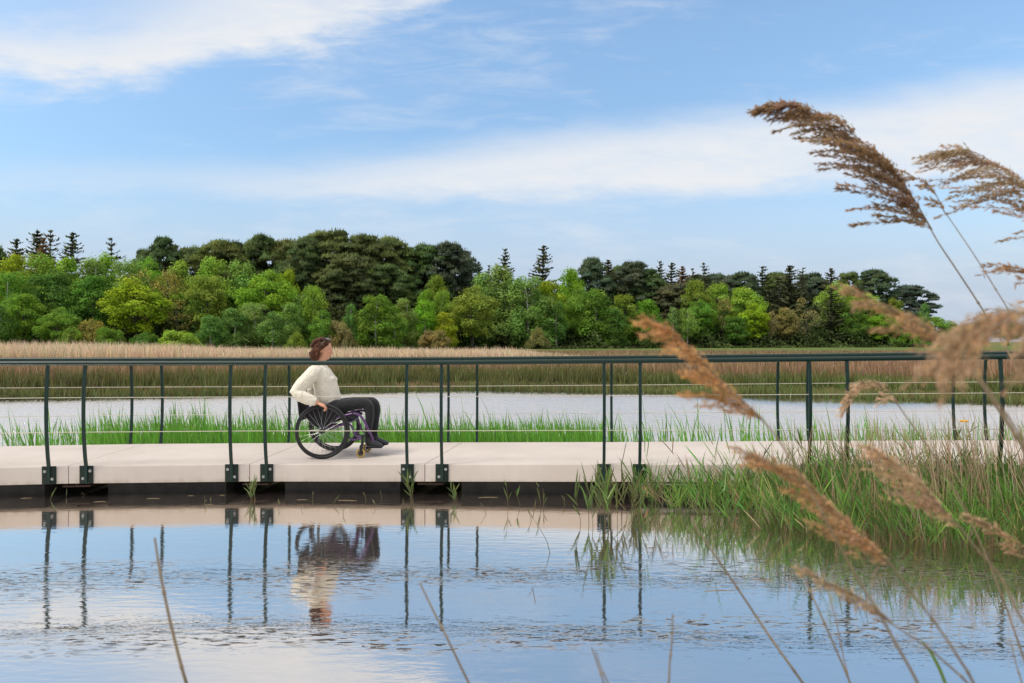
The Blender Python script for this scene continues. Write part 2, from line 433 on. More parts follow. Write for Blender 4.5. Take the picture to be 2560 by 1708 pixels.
PROF = [(-.172, .012), (-.06, .012), (.0, .014), (.10, .032), (.25, .050), (.42, .062), (.60, .065), (.78, .058), (.93, .045), (1.06, .030)]
HR = 1.076
def railing(J, sgn, label):
    root = tag(empty('railing', (0, J[4].y, 0)), label, 'railing')
    def outn(a, b):
        t = (b - a).normalized(); n = Vector((t.y, -t.x, 0)).normalized(); return t, n * sgn
    rail, cabs = [], [[], []]
    for k in range(len(J)):
        t, n = outn(J[max(k - 1, 0)], J[min(k + 1, len(J) - 1)])
        rail.append(J[k] + n * .030 + Vector((0, 0, HR)))
        for i, h in enumerate((.36, .72)): cabs[i].append(J[k] + n * (.058, .061)[i] + Vector((0, 0, h)))
    bm = bmesh.new(); tube(bm, rail, .0245, 14)
    # sleeve joints
    for k in (4, 8): 
        t, n = outn(J[k], J[k + 1]); tube(bm, [rail[k] - t * .004, rail[k] + t * .004], .0262, 14)
    par(obj('handrail', bm, M_PAINT), root)
    for i in range(2):
        bm = bmesh.new(); tube(bm, cabs[i], .0037, 6); par(obj('cable', bm, M_WIRE), root)
    for k in range(len(J) - 1):
        a, b = J[k], J[k + 1]; t, n = outn(a, b); L = (b - a).length
        for e, side in ((.185, -1), (L - .185, 1)):
            if (k == 0 and side == -1) or (k == len(J) - 2 and side == 1): continue
            p = a + t * e + (b - a) * 0; p.z = a.z + (b.z - a.z) * e / L
            bm = bmesh.new(); pr = spline([Vector((o, 0, z)) for z, o in PROF], 22)
            for i in range(len(pr)):
                pr[i] = p + n * pr[i].x + Vector((0, 0, pr[i].z))
            # flat bar: 30 mm wide, 16 mm thick
            rings = []
            for i, c in enumerate(pr):
                tz = (pr[min(i + 1, len(pr) - 1)] - pr[max(i - 1, 0)]).normalized(); nn = t.cross(tz).normalized()
                rings.append([bm.verts.new(c + t * x * .0155 + nn * y * .0105) for x, y in ((-1, -1), (1, -1), (1, 1), (-1, 1))])
            for i in range(len(rings) - 1):
                for j in range(4): bm.faces.new((rings[i][j], rings[i][(j + 1) % 4], rings[i + 1][(j + 1) % 4], rings[i + 1][j]))
            bm.faces.new(rings[0][::-1]); bm.faces.new(rings[-1])
            bmesh.ops.recalc_face_normals(bm, faces=bm.faces[:])
            post = par(obj('post', bm, M_PAINT), root)
            Mx = Matrix(((t.x, n.x, 0, p.x), (t.y, n.y, 0, p.y), (0, 0, 1, p.z), (0, 0, 0, 1)))
            bm = bmesh.new(); box(bm, (0, .0065, -.092), (.138, .009, .188), Mx, .002)
            pl = obj('mounting_plate', bm, M_PLATE); pl.parent = post
            for bx, bz in ((-side * .040 * -1 * -1, -.052), (side * .032, -.132)):
                bm = bmesh.new()
                for r_, y0, y1, ns in ((.0155, .0112, .014, 18), (.0105, .0142, .022, 6)):
                    tube(bm, [Mx @ Vector((bx, y0, bz)), Mx @ Vector((bx, y1, bz))], r_, ns)
                bo = obj('bolt', bm, M_BOLT, smooth=False); bo.parent = post
railing(NJ, 1, 'dark green railing along the walkway edge nearest the viewer, passing in front of the woman')
railing(FJ, -1, 'dark green railing along the far walkway edge, passing behind the woman')


# ------------------------------------------------------------------ blades of grass, rush and reed (one sheet of blades per bed)
def blades(name, Pn, h, w, lean, c0, c1, curl=1.7, face=None):
    n = len(Pn); T = np.array([0, .38, .74, 1.0]); Wd = np.array([.8, 1.0, .62, 0.])
    ang = RNG.uniform(-.9, .9, n) if face is None else face
    side = np.stack([np.cos(ang), np.sin(ang), np.zeros(n)], -1)
    V = np.zeros((n, 7, 3), np.float32); C = np.zeros((n, 7, 3), np.float32); k = 0
    for i, t in enumerate(T):
        up = h * (t - .18 * t ** 3 * np.linalg.norm(lean, axis=1))
        p = Pn + np.stack([lean[:, 0] * h * t ** curl, lean[:, 1] * h * t ** curl, up], -1)
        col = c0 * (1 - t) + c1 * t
        if i < 3:
            V[:, k] = p - side * (w * Wd[i] / 2)[:, None]; V[:, k + 1] = p + side * (w * Wd[i] / 2)[:, None]
            C[:, k] = col; C[:, k + 1] = col; k += 2
        else: V[:, k] = p; C[:, k] = col
    b = (np.arange(n) * 7)[:, None]
    Q = np.concatenate([b + np.array([0, 1, 3, 2]), b + np.array([2, 3, 5, 4])]); Tr = b + np.array([4, 5, 6])
    return np_mesh(name, V.reshape(-1, 3), [Q, Tr], C.reshape(-1, 3))

def jit(c, n, a=.25, hue=.1):
    f = RNG.lognormal(0, a, (n, 1)); return np.asarray(c)[None] * f * RNG.lognormal(0, hue, (n, 3))

def wob(x, y, s=1.0, seed=0):
    """cheap smooth noise -1..1"""
    return (np.sin(x * 1.7 * s + seed) * np.sin(y * 1.3 * s + seed * 2.1) + np.sin(x * .63 * s - y * .8 * s + seed * .7) + .6 * np.sin(x * 3.9 * s + y * 2.7 * s + seed)) / 2.4

def bed(name, n, xr, dr, hh, w, c0, c1, lean=(-.05, 0), ls=.16, bankrel=True, hvar=.18, keep=None, label='', tint=None, clumpy=.2):
    x = RNG.uniform(*xr, n); d = dr[0] + (dr[1] - dr[0]) * RNG.uniform(0, 1, n)
    y = bank(x) + d if bankrel else d
    if keep is not None: k = keep(x, y); x, y = x[k], y[k]
    n = len(x); z = np.maximum(ground_z(x, y), -.08)
    h = hh(x, y) if callable(hh) else np.full(n, hh)
    h = h * RNG.lognormal(0, hvar, n) * (1 + clumpy * wob(x, y, 1.1, 3))
    L = np.stack([RNG.normal(lean[0], ls, n), RNG.normal(lean[1], ls, n)], -1)
    a, b = jit(c0, n), jit(c1, n)
    if tint is not None:
        f = tint(x, y)[:, None]; a = a * (1 - f[..., 0:1]) + jit(tint.c[0], n) * f[..., 0:1]; b = b * (1 - f[..., 0:1]) + jit(tint.c[1], n) * f[..., 0:1]
    me = blades(name, np.stack([x, y, z], -1), h, np.full(n, w) * RNG.uniform(.5, 1.5, n), L, a, b)
    return tag(link(name, me, M_BLADE), label, kind='stuff')

def green_right(x, y): return np.clip(.15 + .35 * wob(x, y, .55, 1) + np.clip((x - 2) / 8, 0, .45), 0, 1)
green_right.c = ((.065, .120, .022), (.175, .215, .055))
def brown_patch(x, y): return np.clip(.5 * wob(x, y, .5, 5) + .1, 0, 1) 
brown_patch.c = ((.12, .11, .04), (.24, .23, .08))

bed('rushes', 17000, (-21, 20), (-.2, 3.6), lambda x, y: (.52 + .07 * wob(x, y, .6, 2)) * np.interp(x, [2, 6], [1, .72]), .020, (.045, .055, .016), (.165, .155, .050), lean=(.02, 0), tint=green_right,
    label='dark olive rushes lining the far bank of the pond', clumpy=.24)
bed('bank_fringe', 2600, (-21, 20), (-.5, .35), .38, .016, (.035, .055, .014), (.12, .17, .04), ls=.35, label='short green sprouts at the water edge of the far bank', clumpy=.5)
bed('brown_sedge', 24000, (-34, 34), (2.2, 15), lambda x, y: .66 + .12 * np.clip(x / 6, 0, 1), .022, (.22, .135, .070), (.46, .275, .165), ls=.18, tint=brown_patch, label='reddish brown sedge behind the rushes', clumpy=.08)
bed('pale_reeds', 30000, (-52, 8), (38, 58), lambda x, y: (.97 + .26 * np.clip((-x / y - .42) / .18, 0, 1) + .10 * wob(x, y, .12, 2)) * np.interp(x / y, [-.46, -.38, 0, .05, .12], [1, .88, .84, .52, .25]), .030, (.56, .39, .24), (.80, .63, .42), bankrel=False, ls=.16, hvar=.11,
    keep=lambda x, y: RNG.uniform(0, 1, len(x)) < np.interp(x / y, [.0, .05, .13], [1, .7, 0]), label='belt of pale straw coloured reeds in front of the wood', clumpy=.10)
bed('meadow_grass', 15000, (-8, 90), (36, 95), .24, .06, (.19, .13, .06), (.38, .25, .14), bankrel=False, ls=.3, keep=lambda x, y: x / y > -.01, tint=brown_patch, label='low brown and green meadow grass at the right beyond the bank', clumpy=.2)

def sg(x, y):
    px = 1280 + x / y * FPX
    return px
def keep_sedge(x, y):
    px = sg(x, y); dens = np.interp(px, [-300, 0, 190, 260, 1000, 1480, 1560, 1700, 2000, 2700], [.10, .12, .18, .9, 1, 1, .16, .10, .14, .10])
    return RNG.uniform(0, 1, len(x)) < dens * (.75 + .35 * wob(x, y, 1.6, 4))
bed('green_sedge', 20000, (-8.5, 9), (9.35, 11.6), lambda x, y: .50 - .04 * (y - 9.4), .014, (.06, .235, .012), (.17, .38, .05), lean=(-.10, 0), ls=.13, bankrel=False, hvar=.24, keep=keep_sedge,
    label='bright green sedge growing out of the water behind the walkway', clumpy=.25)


# ------------------------------------------------------------------ reed shoots: thin stem with a few long leaves
def shoot_arrays(n, root, h, lean, nl, llen, w, cs, cl, stem_w=.004):
    """returns V, quads, tris, cols of n shoots as ribbons"""
    VV, CC, QQ, TT = [], [], [], []; base = 0
    for i in range(n):
        p0 = Vector(root[i]); L = Vector((lean[i][0], lean[i][1], 0)); H = h[i]
        def pt(t): return p0 + Vector((L.x * H * t ** 1.6, L.y * H * t ** 1.6, H * t))
        sd = Vector((1, random.uniform(-.4, .4), 0)) * (stem_w / 2)
        st = [(pt(t), sd * (1 - .6 * t)) for t in (0, .35, .7, 1)]
        ribbons = [([a for a, b in st], [b for a, b in st], cs[i])]
        for j in range(nl[i]):
            t = random.uniform(.25, 1.0); q = pt(t); ln = llen[i] * random.uniform(.6, 1.25)
            az = random.choice((-1, 1)) * random.uniform(.10, .62) + (L.x * .8); el = random.uniform(.75, 1.4)
            dv = Vector((az, random.uniform(-.5, .5), el)).normalized(); drop = random.uniform(.0, .22)
            pts = [q + dv * ln * s + Vector((0, 0, -drop * ln * s * s)) for s in (0, .35, .7, 1)]
            sv = dv.cross(Vector((random.uniform(-.5, .5), 1, random.uniform(-.3, .3)))).normalized() * (w * random.uniform(.7, 1.3) / 2)
            ribbons.append((pts, [sv * f for f in (.6, 1, .7, .05)], cl[i] * random.uniform(.75, 1.25)))
        for pts, sv, c in ribbons:
            for k, (a, b) in enumerate(zip(pts, sv)):
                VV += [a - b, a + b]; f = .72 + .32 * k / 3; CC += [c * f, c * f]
            for k in range(3): o = base + 2 * k; QQ.append((o, o + 1, o + 3, o + 2))
            base += 8
    return np.array([tuple(x) for x in VV]), np.array(QQ), np.array(CC)

def shoots_mesh(name, n, root, h, lean, nl, llen, w, cs, cl, stem_w=.004):
    V, Q, C = shoot_arrays(n, root, h, lean, nl, llen, w, cs, cl, stem_w); return np_mesh(name, V, [Q], C)

def right_bed():
    rx, ry = [], []
    while len(rx) < 2100:
        x = RNG.uniform(.9, 6.6); y0 = clump(x); y = y0 + RNG.uniform(0, 1) ** 1.15 * (7.35 - y0)
        if y > 7.32 - .07 * max(0, x - 3.0) or y < y0: continue
        if RNG.uniform() > np.interp(x, [.9, 1.6, 2.2, 2.8], [.08, .17, .55, 1.0]): continue
        rx.append(x); ry.append(y)
    rx, ry = np.array(rx), np.array(ry); n = len(rx)
    root = np.stack([rx, ry, np.maximum(ground_z(rx, ry), -.05)], -1)
    h = RNG.uniform(.16, .40, n) * np.interp(rx, [1, 2.0, 3.2], [.75, .95, 1.08]); tall = RNG.uniform(0, 1, n) < .13; h[tall] *= RNG.uniform(1.4, 2.1, tall.sum())
    lean = np.stack([RNG.normal(-.16, .22, n), RNG.normal(-.05, .15, n)], -1)
    cl = jit((.125, .250, .042), n, .30, .14); dry = RNG.uniform(0, 1, n) < .18; cl[dry] = jit((.36, .28, .15), dry.sum(), .2)
    cs = jit((.15, .19, .06), n, .2)
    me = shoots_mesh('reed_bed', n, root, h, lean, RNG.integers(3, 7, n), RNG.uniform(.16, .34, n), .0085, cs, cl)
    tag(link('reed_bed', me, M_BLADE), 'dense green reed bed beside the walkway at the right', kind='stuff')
    # taller dry stalks with thin seed heads
    m = 900; x = RNG.uniform(2.3, 6.2, m); x = np.where(RNG.uniform(0, 1, m) < .45, RNG.uniform(3.0, 4.9, m), x); y = RNG.uniform(5.7, 7.25, m) - .07 * np.maximum(0, x - 3)
    y = np.maximum(y, clump(x) + .2)
    h = RNG.uniform(.50, 1.15, m) * np.interp(x, [2.3, 3.2, 4.2], [.75, .95, 1.05]); L = np.stack([RNG.normal(-.14, .12, m), RNG.normal(0, .1, m)], -1)
    me = blades('dry_stalks', np.stack([x, y, np.full(m, .0)], -1), h, np.full(m, .0062), L, jit((.25, .18, .11), m, .2), jit((.48, .36, .22), m, .2))
    tag(link('dry_stalks', me, M_BLADE), 'thin straw coloured dead stalks rising out of the reed bed', kind='stuff')
    m = 420; x = RNG.uniform(3.6, 9, m); y = RNG.uniform(9.2, 10.2, m); h = RNG.uniform(.25, .6, m); L = np.stack([RNG.normal(-.1, .2, m), RNG.normal(0, .1, m)], -1)
    me = blades('far_stalks', np.stack([x, y, np.full(m, -.02)], -1), h, np.full(m, .006), L, jit((.14, .11, .06), m, .2), jit((.26, .20, .11), m, .2))
    tag(link('far_stalks', me, M_BLADE), 'dry brown stalks standing behind the walkway at the right', kind='stuff')
right_bed()

def single_shoot(name, px, py, h, nl, llen, w, label, group=None, lean=(-.1, 0), ns=1, col=(.13, .19, .045), spread=.03, stem=(.14, .12, .05), cat='reed shoot'):
    d = CAMZ * FPX / (py - 854); p = P(px, py, d)
    root = [(random.gauss(0, spread), random.gauss(0, spread), -.02) for _ in range(ns)]
    hh = [h * random.uniform(.7, 1.15) for _ in range(ns)]
    ll = [(random.gauss(lean[0], .16), random.gauss(lean[1], .1)) for _ in range(ns)]
    me = shoots_mesh(name, ns, root, hh, ll, [nl] * ns, [llen] * ns, w, jit(stem, ns, .15), jit(col, ns, .15), .0055)
    o = link(name, me, M_BLADE); o.location = (p.x, p.y, 0)
    return tag(o, label, cat, group)

single_shoot('reed_tuft', 1512, 1312, .40, 6, .26, .013, 'leaning tuft of green reed leaves in the water below the fourth joint', ns=12, spread=.07)
single_shoot('reed_tuft', 1590, 1290, .34, 5, .24, .012, 'ragged reed tuft beside the pale float lip, half dry', ns=8, spread=.07, col=(.14, .16, .05))
single_shoot('reed_tuft', 632, 1252, .20, 4, .14, .010, 'small tuft of pale green reed under the slab joint left of the wheelchair', ns=5, spread=.018)
single_shoot('reed_tuft', 1028, 1256, .24, 4, .15, .011, 'small green tuft under the bolted plates just right of the wheelchair', ns=5, spread=.015)
single_shoot('reed_tuft', 1138, 1258, .22, 4, .13, .010, 'thin green tuft right of the third slab joint', ns=3, spread=.012)
single_shoot('reed_shoot', 1267, 1272, .32, 3, .12, .010, 'tall thin reed shoot, left of a pair in the open water', lean=(.08, 0))
single_shoot('reed_shoot', 1338, 1270, .36, 3, .15, .010, 'tall reed shoot with a drooping blade left of the big tuft', lean=(.02, 0))
single_shoot('reed_shoot', 1356, 1276, .30, 2, .12, .010, 'slim upright reed shoot right beside the drooping one', lean=(-.06, 0))
single_shoot('reed_shoot', 1303, 1272, .18, 2, .12, .010, 'short slanting reed shoot between the two tall ones', lean=(-.4, 0))
single_shoot('reed_shoot', 1322, 1304, .20, 1, .10, .009, 'lone green spike leaning left before the slab reflection', lean=(-.45, 0))
single_shoot('reed_stalk', 1376, 1386, .28, 2, .14, .007, 'bent brownish reed stalk alone in the open water, nearest of the shoots', lean=(-.42, 0), col=(.15, .13, .06))
single_shoot('reed_shoot', 130, 1252, .13, 2, .10, .009, 'small bent shoot under the leftmost bolted plate', lean=(.1, 0))
for px, py, h, ln in ((512, 1262, .16, .05), (532, 1258, .10, -.1), (780, 1244, .12, 0), (706, 1270, .09, .1), (755, 1273, .07, 0), (835, 1262, .08, -.1), (912, 1250, .11, -.2), (955, 1246, .13, -.1), (935, 1270, .08, .1),
                      (990, 1266, .07, .1), (860, 1285, .06, 0), (1225, 1285, .12, -.3), (1420, 1262, .12, .1), (60, 1240, .05, .2), (195, 1240, .05, 0), (163, 1242, .05, 0)):
    single_shoot('reed_sprig', px, py, h, 1, .07, .007, 'tiny reed sprig poking out of the dark water under the walkway edge', 'tiny sprigs in the water below the slabs', lean=(ln, 0), col=(.20, .21, .09), cat='reed sprig')
def twig(px, py, l, a):
    d = CAMZ * FPX / (py - 854); p = P(px, py, d); bm = bmesh.new()
    tube(bm, [(-l / 2, 0, .001), (0, .012, .002), (l / 2, 0, .001)], [.0014, .002, .001], 5)
    o = obj('floating_stem', bm, M_DRY); o.location = (p.x, p.y, 0); o.rotation_euler.z = a
    tag(o, 'short dead reed stem floating flat on the dark water', 'reed stem', 'dead stems adrift by the walkway')
M_DRY = mat('dry_stem', (.25, .19, .11), .7, var=.25, vscale=30)
for px, py, l, a in ((65, 1246, .10, .2), (250, 1255, .12, .1), (383, 1247, .14, 0), (477, 1240, .06, .1), (555, 1239, .05, .0), (522, 1262, .09, .2), (868, 1252, .2, -.1), (755, 1250, .1, .1), (1220, 1244, .2, .05), (1630, 1370, .09, 0), (1905, 1450, .16, -.2), (1800, 1478, .2, .05)):
    twig(px, py, l, a)

# one flowering plant behind the walkway at the right
def flower():
    d = 9.3; p = P(2410, 1110, d); root = tag(empty('flowering_plant', (p.x, d, 0)), 'leafy plant with one yellow flower behind the walkway at the far right', 'flower')
    me = shoots_mesh('leaves', 5, [(random.gauss(0, .04), random.gauss(0, .04), 0) for _ in range(5)], [.5, .42, .38, .45, .35], [(random.gauss(0, .2), 0) for _ in range(5)], [6] * 5, [.14] * 5, .02, jit((.12, .14, .05), 5), jit((.09, .15, .03), 5))
    link('leaves', me, M_BLADE, root)
    bm = bmesh.new()
    for k in range(6):
        a = k * 1.05; ell(bm, (.03 * math.cos(a), .03 * math.sin(a), .58 + .012 * (k % 2)), (.03, .018, .010), Matrix.Rotation(a, 3, 'Z'), 8)
    obj('petals', bm, mat('yellow_petal', (.75, .38, .02), .6), root)
flower()


# ------------------------------------------------------------------ plumed reeds in the foreground
M_STEM = mat('reed_stem', (.27, .20, .12), .6, var=.25, vscale=18)
def frame(t):
    a = Vector((0, 1, 0)); a = (a - t * t.dot(a)); a.normalize(); return a, t.cross(a)

def reed(d, stem, plume=None, label='', name='plumed_reed', cat='reed', nb=44, Lm=.13, droop=(-.75, 0, -.65), col=(.33, .20, .105), stem_r=.0022, dens=1.0, root_d=None, fluff=1.0, leaf=None, taper=.7, hug=.55, fat=1.0):
    pts = [P(x, y, d) for x, y in stem]                       # from the plume's foot (or tip) down to the frame's edge
    dv = (pts[-1] - pts[-2]).normalized(); end = pts[-1]
    gz = .06; rd = d if root_d is None else root_d
    hz = end.z - gz
    slope = max(min(dv.x / max(-dv.z, .2), 1.0), -1.0)
    low = [Vector((end.x + slope * hz * (s - .55 * s * s), d + (rd - d) * s, end.z - hz * s)) for s in (.12, .3, .6, 1.0)]
    path = spline(pts + low, 60)
    base = path[-1].copy(); root = tag(empty(name, base), label, cat)
    bm = bmesh.new(); tube(bm, [p - base for p in path], [stem_r * (.55 + .75 * i / 59) for i in range(60)], 7)
    # swollen joints
    for k in (14, 27, 40):
        t = (path[k + 1] - path[k]).normalized(); tube(bm, [path[k] - base - t * .004, path[k] - base, path[k] - base + t * .004], [stem_r * .9, stem_r * 1.2, stem_r * .9], 7)
    obj('stem', bm, M_STEM, root)
    if plume:
        ax = [P(x, y, d) for x, y in plume]; A = spline(ax, 60); Ltot = sum((A[i + 1] - A[i]).length for i in range(59))
        V, C, Q = [], [], []
        def spike(p, tdir, ln, wd, c):
            s = tdir.cross(Vector((random.gauss(0, 1), random.gauss(0, 1), random.gauss(0, 1)))); s.normalize(); s *= wd / 2
            o = len(V); V.extend([p, p + tdir * ln * .45 + s, p + tdir * ln, p + tdir * ln * .45 - s]); Q.append((o, o + 1, o + 2, o + 3)); C.extend([c * .9, c, c * 1.15, c])
        col = np.array(col) * 1.35
        rb = bmesh.new(); tube(rb, [a - base for a in A], [stem_r * (.6 * (1 - i / 59) + .15) for i in range(60)], 6)
        dr = Vector(droop)
        for b in range(nb):
            s = min(.97, max(0.0, (b + random.uniform(-.4, .4)) / nb)); i = int(s * 58); p0 = A[i]; t0 = (A[i + 1] - A[i]).normalized()
            L = Lm * (1 - s * .8) ** taper * random.uniform(.55, 1.2)
            rnd = Vector((random.gauss(0, .28), random.gauss(0, .40), random.gauss(0, .28)))
            d0 = (t0 * hug + dr * .35 + rnd).normalized()
            if dr.z > -.6 and d0.x > -.42: d0 = Vector((-.6, d0.y * .5, max(d0.z, .0))).normalized()
            m = max(6, int(L / .0026 * dens)); cb = col * random.uniform(.78, 1.22) * np.array([1, random.uniform(.92, 1.06), random.uniform(.85, 1.1)])
            sp = []
            for k in range(9):
                f = k / 8; sp.append(p0 + d0 * L * f + dr * L * .42 * f * f)
            tube(rb, [q - base for q in sp], [.0007 * (1 - .6 * k / 8) for k in range(9)], 4)
            for k in range(m):
                f = random.uniform(.12, 1.0); q = p0 + d0 * L * f + dr * L * .42 * f * f; tt = (d0 + dr * .84 * f).normalized()
                sd = (tt + Vector((random.gauss(0, .34), random.gauss(0, .34), random.gauss(0, .34)))).normalized()
                off = Vector((random.gauss(0, 1), random.gauss(0, 1), random.gauss(0, 1))) * .0028 * fluff * math.sin(math.pi * min(f * .9 + .08, 1))
                spike(q + off, sd, random.uniform(.008, .016) * fat, random.uniform(.0022, .0042) * fat, cb * random.uniform(.7, 1.35))
            if fluff > .8:
                for k in range(int(m * .35)):
                    f = random.uniform(.2, 1.0); q = p0 + d0 * L * f + dr * L * .42 * f * f
                    sd = Vector((random.gauss(0, 1), random.gauss(0, 1), random.gauss(0, 1))).normalized()
                    spike(q, sd, random.uniform(.006, .011), .0005, np.array((.50, .38, .25)))
        pm = np_mesh('plume', np.array([tuple(x - base) for x in V]), [np.array(Q)], np.array(C))
        link('plume', pm, M_PLUME, root)
        obj('branches', rb, M_STEM, root)
    for lf in (leaf or []):
        i, ln, az, w_ = lf; p = path[i] - base; dv = Vector((az, .2, .75)).normalized(); pts2 = [p + dv * ln * s + Vector((az * .3, 0, -.55)) * ln * s * s for s in np.linspace(0, 1, 9)]
        V2, C2 = [], []
        for k, q in enumerate(pts2):
            sv = Vector((0, 1, .3)).cross(dv).normalized() * w_ * math.sin(math.pi * (.12 + .88 * (k / 8)) * .98) * .5
            V2 += [q - sv, q + sv]; C2 += [np.array((.12, .20, .04))] * 2
        me2 = np_mesh('leaf', np.array([tuple(x) for x in V2]), [np.array([(2 * k, 2 * k + 1, 2 * k + 3, 2 * k + 2) for k in range(8)])], np.array(C2)); link('leaf', me2, M_BLADE, root)
    return root

reed(1.50, [(2312, 545), (2345, 605), (2395, 680), (2455, 772), (2520, 880), (2580, 990), (2640, 1120), (2700, 1300), (2760, 1720)], [(2330, 575), (2285, 500), (2230, 425), (2150, 350), (2074, 296), (2002, 265), (1950, 265), (1898, 275)],
     'tallest brown reed plume, feathery and sharp against the sky, its tip bent left', nb=92, Lm=.155, taper=1.15, root_d=1.7, dens=2.6, droop=(-.72, 0, -.46), hug=.85, fat=1.0, col=(.30, .205, .135))
reed(1.50, [(2355, 520), (2400, 585), (2450, 660), (2515, 765), (2585, 880), (2640, 1000), (2700, 1300), (2750, 1720)], [(2362, 532), (2335, 480), (2300, 450), (2265, 434)],
     'thin small plume tucked right behind the tallest brown plume', nb=16, Lm=.045, root_d=1.75, stem_r=.0015, droop=(-.5, 0, -.4), fluff=.6)
reed(1.55, [(2640, 600), (2690, 720), (2740, 900), (2790, 1200), (2820, 1720)], [(2630, 590), (2590, 500), (2545, 455), (2480, 405), (2420, 376), (2350, 384)],
     'airy reed plume cut by the right edge of the sky, with wide hanging sprays', nb=56, Lm=.15, root_d=1.8, droop=(-.90, 0, -.48), hug=.6, dens=2.2, fat=.9, col=(.36, .27, .19))
reed(1.35, [(2640, 760), (2700, 900), (2760, 1200), (2800, 1720)], [(2630, 740), (2590, 690), (2540, 668), (2460, 656)],
     'wispy reed tip entering from the right edge just above the wood', nb=16, Lm=.07, root_d=1.5, stem_r=.0014, droop=(-.8, 0, -.2), fluff=.6)
reed(1.35, [(2650, 860), (2700, 980), (2750, 1200), (2800, 1720)], [(2640, 850), (2590, 800), (2530, 775), (2490, 780), (2440, 785)],
     'faint spidery reed wisp at the right edge near the end of the wood', nb=8, Lm=.08, root_d=1.5, stem_r=.0012, droop=(-.9, 0, .05), fluff=.2, dens=.35)
reed(.56, [(2610, 860), (2660, 960), (2740, 1150), (2820, 1400), (2880, 1720)], [(2640, 880), (2590, 800), (2540, 780), (2480, 785), (2425, 815), (2390, 860), (2375, 905)],
     'large blurred brown plume arching over the right end of the railing, closest to the viewer', nb=60, Lm=.046, root_d=.75, droop=(-.45, 0, -.8), dens=2.0, hug=.5, taper=.35, stem_r=.0013, col=(.40, .265, .165), fat=.55)
reed(.82, [(2372, 860), (2420, 905), (2490, 1000), (2560, 1105), (2640, 1260), (2700, 1450), (2740, 1720)], [(2380, 868), (2340, 835), (2280, 798), (2200, 757), (2118, 718)],
     'slender blurred plume lying across the right end of the wood', nb=34, Lm=.055, root_d=1.0, droop=(-.75, 0, -.25), dens=1.6, hug=1.2, stem_r=.0016, col=(.46, .30, .165), fat=.62)
reed(.84, [(1900, 1042), (1950, 1105), (2010, 1200), (2080, 1330), (2140, 1440), (2190, 1520), (2240, 1610), (2300, 1720)], [(1908, 1052), (1860, 1005), (1800, 950), (1735, 880), (1680, 830), (1613, 800)],
     'golden brown plume crossing in front of both handrails', nb=46, Lm=.062, root_d=1.0, droop=(-.75, 0, -.30), dens=1.9, hug=1.2, stem_r=.0018, col=(.50, .285, .125), fat=.66)
reed(.86, [(2215, 1395), (2270, 1470), (2340, 1560), (2400, 1650), (2440, 1720)], [(2230, 1415), (2170, 1355), (2090, 1280), (2010, 1200), (1950, 1170), (1870, 1130)],
     'long golden plume lying over the green reed bed, its stem leaving the lower edge', nb=52, Lm=.070, root_d=1.0, droop=(-.80, 0, -.10), dens=1.8, hug=1.3, stem_r=.0019, col=(.48, .30, .155), fat=.66)
reed(.92, [(2395, 1312), (2440, 1370), (2500, 1440), (2550, 1540), (2620, 1640), (2670, 1720)], [(2400, 1320), (2350, 1265), (2290, 1200), (2240, 1160), (2170, 1110)],
     'pale fluffy plume over the reed bed at the right, fading to cream at its fringe', nb=40, Lm=.062, root_d=1.1, droop=(-.80, 0, -.18), dens=1.6, hug=1.1, stem_r=.0019, col=(.50, .35, .215), fat=.66)
reed(.90, [(2215, 1548), (2260, 1580), (2320, 1620), (2390, 1680), (2430, 1720)], [(2230, 1560), (2180, 1515), (2120, 1478), (2060, 1452), (1996, 1420)],
     'thin tan plume low over the open water at the lower right', nb=26, Lm=.040, root_d=1.1, droop=(-.75, 0, -.05), dens=1.5, hug=1.3, stem_r=.0017, col=(.48, .345, .205), fat=.62)
reed(1.30, [(2230, 990), (2280, 1063), (2330, 1130), (2370, 1195), (2420, 1290), (2470, 1400), (2530, 1560), (2580, 1720)], [(2245, 1008), (2210, 968), (2170, 955), (2140, 972), (2118, 1005), (2112, 1030)],
     'small drooping plume bowed over like a hook above the walkway', nb=30, Lm=.036, root_d=1.5, droop=(-.35, 0, -.6), dens=1.5, hug=1.1, stem_r=.0017, col=(.48, .34, .22), fat=.8)
reed(1.0, [(2560, 1378), (2600, 1430), (2650, 1550), (2700, 1720)], [(2570, 1390), (2520, 1340), (2470, 1312), (2414, 1292)],
     'narrow brown plume tip entering from the right edge over the reed bed', nb=22, Lm=.035, root_d=1.2, droop=(-.7, 0, -.1), dens=1.4, hug=1.2, stem_r=.0015, col=(.42, .285, .17), fat=.7)
reed(.95, [(2415, 905), (2470, 985), (2530, 1075), (2600, 1200), (2680, 1450), (2720, 1720)], None, 'bare stiff reed stem slanting down at the right end of the railing', name='bare_reed', stem_r=.0030, root_d=1.1)
reed(1.10, [(387, 1345), (397, 1410), (412, 1490), (432, 1580), (470, 1720)], None, 'bare dry reed stem standing alone at the lower left', name='bare_reed', stem_r=.0028, root_d=1.3)
reed(1.15, [(1050, 1458), (1080, 1520), (1120, 1600), (1178, 1720)], None, 'bare slanting reed stem at the lower centre', name='bare_reed', stem_r=.0022, root_d=1.35)
reed(1.1, [(1479, 1618), (1495, 1665), (1515, 1725)], None, 'left and longer of two short stem tips at the lower edge', name='bare_reed', stem_r=.0016, root_d=1.3)
reed(1.1, [(1489, 1628), (1503, 1670), (1528, 1725)], None, 'right and shorter of two short stem tips at the lower edge', name='bare_reed', stem_r=.0014, root_d=1.32)
reed(1.05, [(1682, 1534), (1680, 1600), (1674, 1660), (1670, 1725)], None, 'upright grey stem tip at the lower edge right of centre', name='bare_reed', stem_r=.0018, root_d=1.3)
reed(1.2, [(1728, 1300), (1785, 1385), (1850, 1480), (1930, 1600), (2015, 1720)], None, 'long bare stem leaning left across the reflections, below the golden plume', name='bare_reed', stem_r=.0024, root_d=1.4)
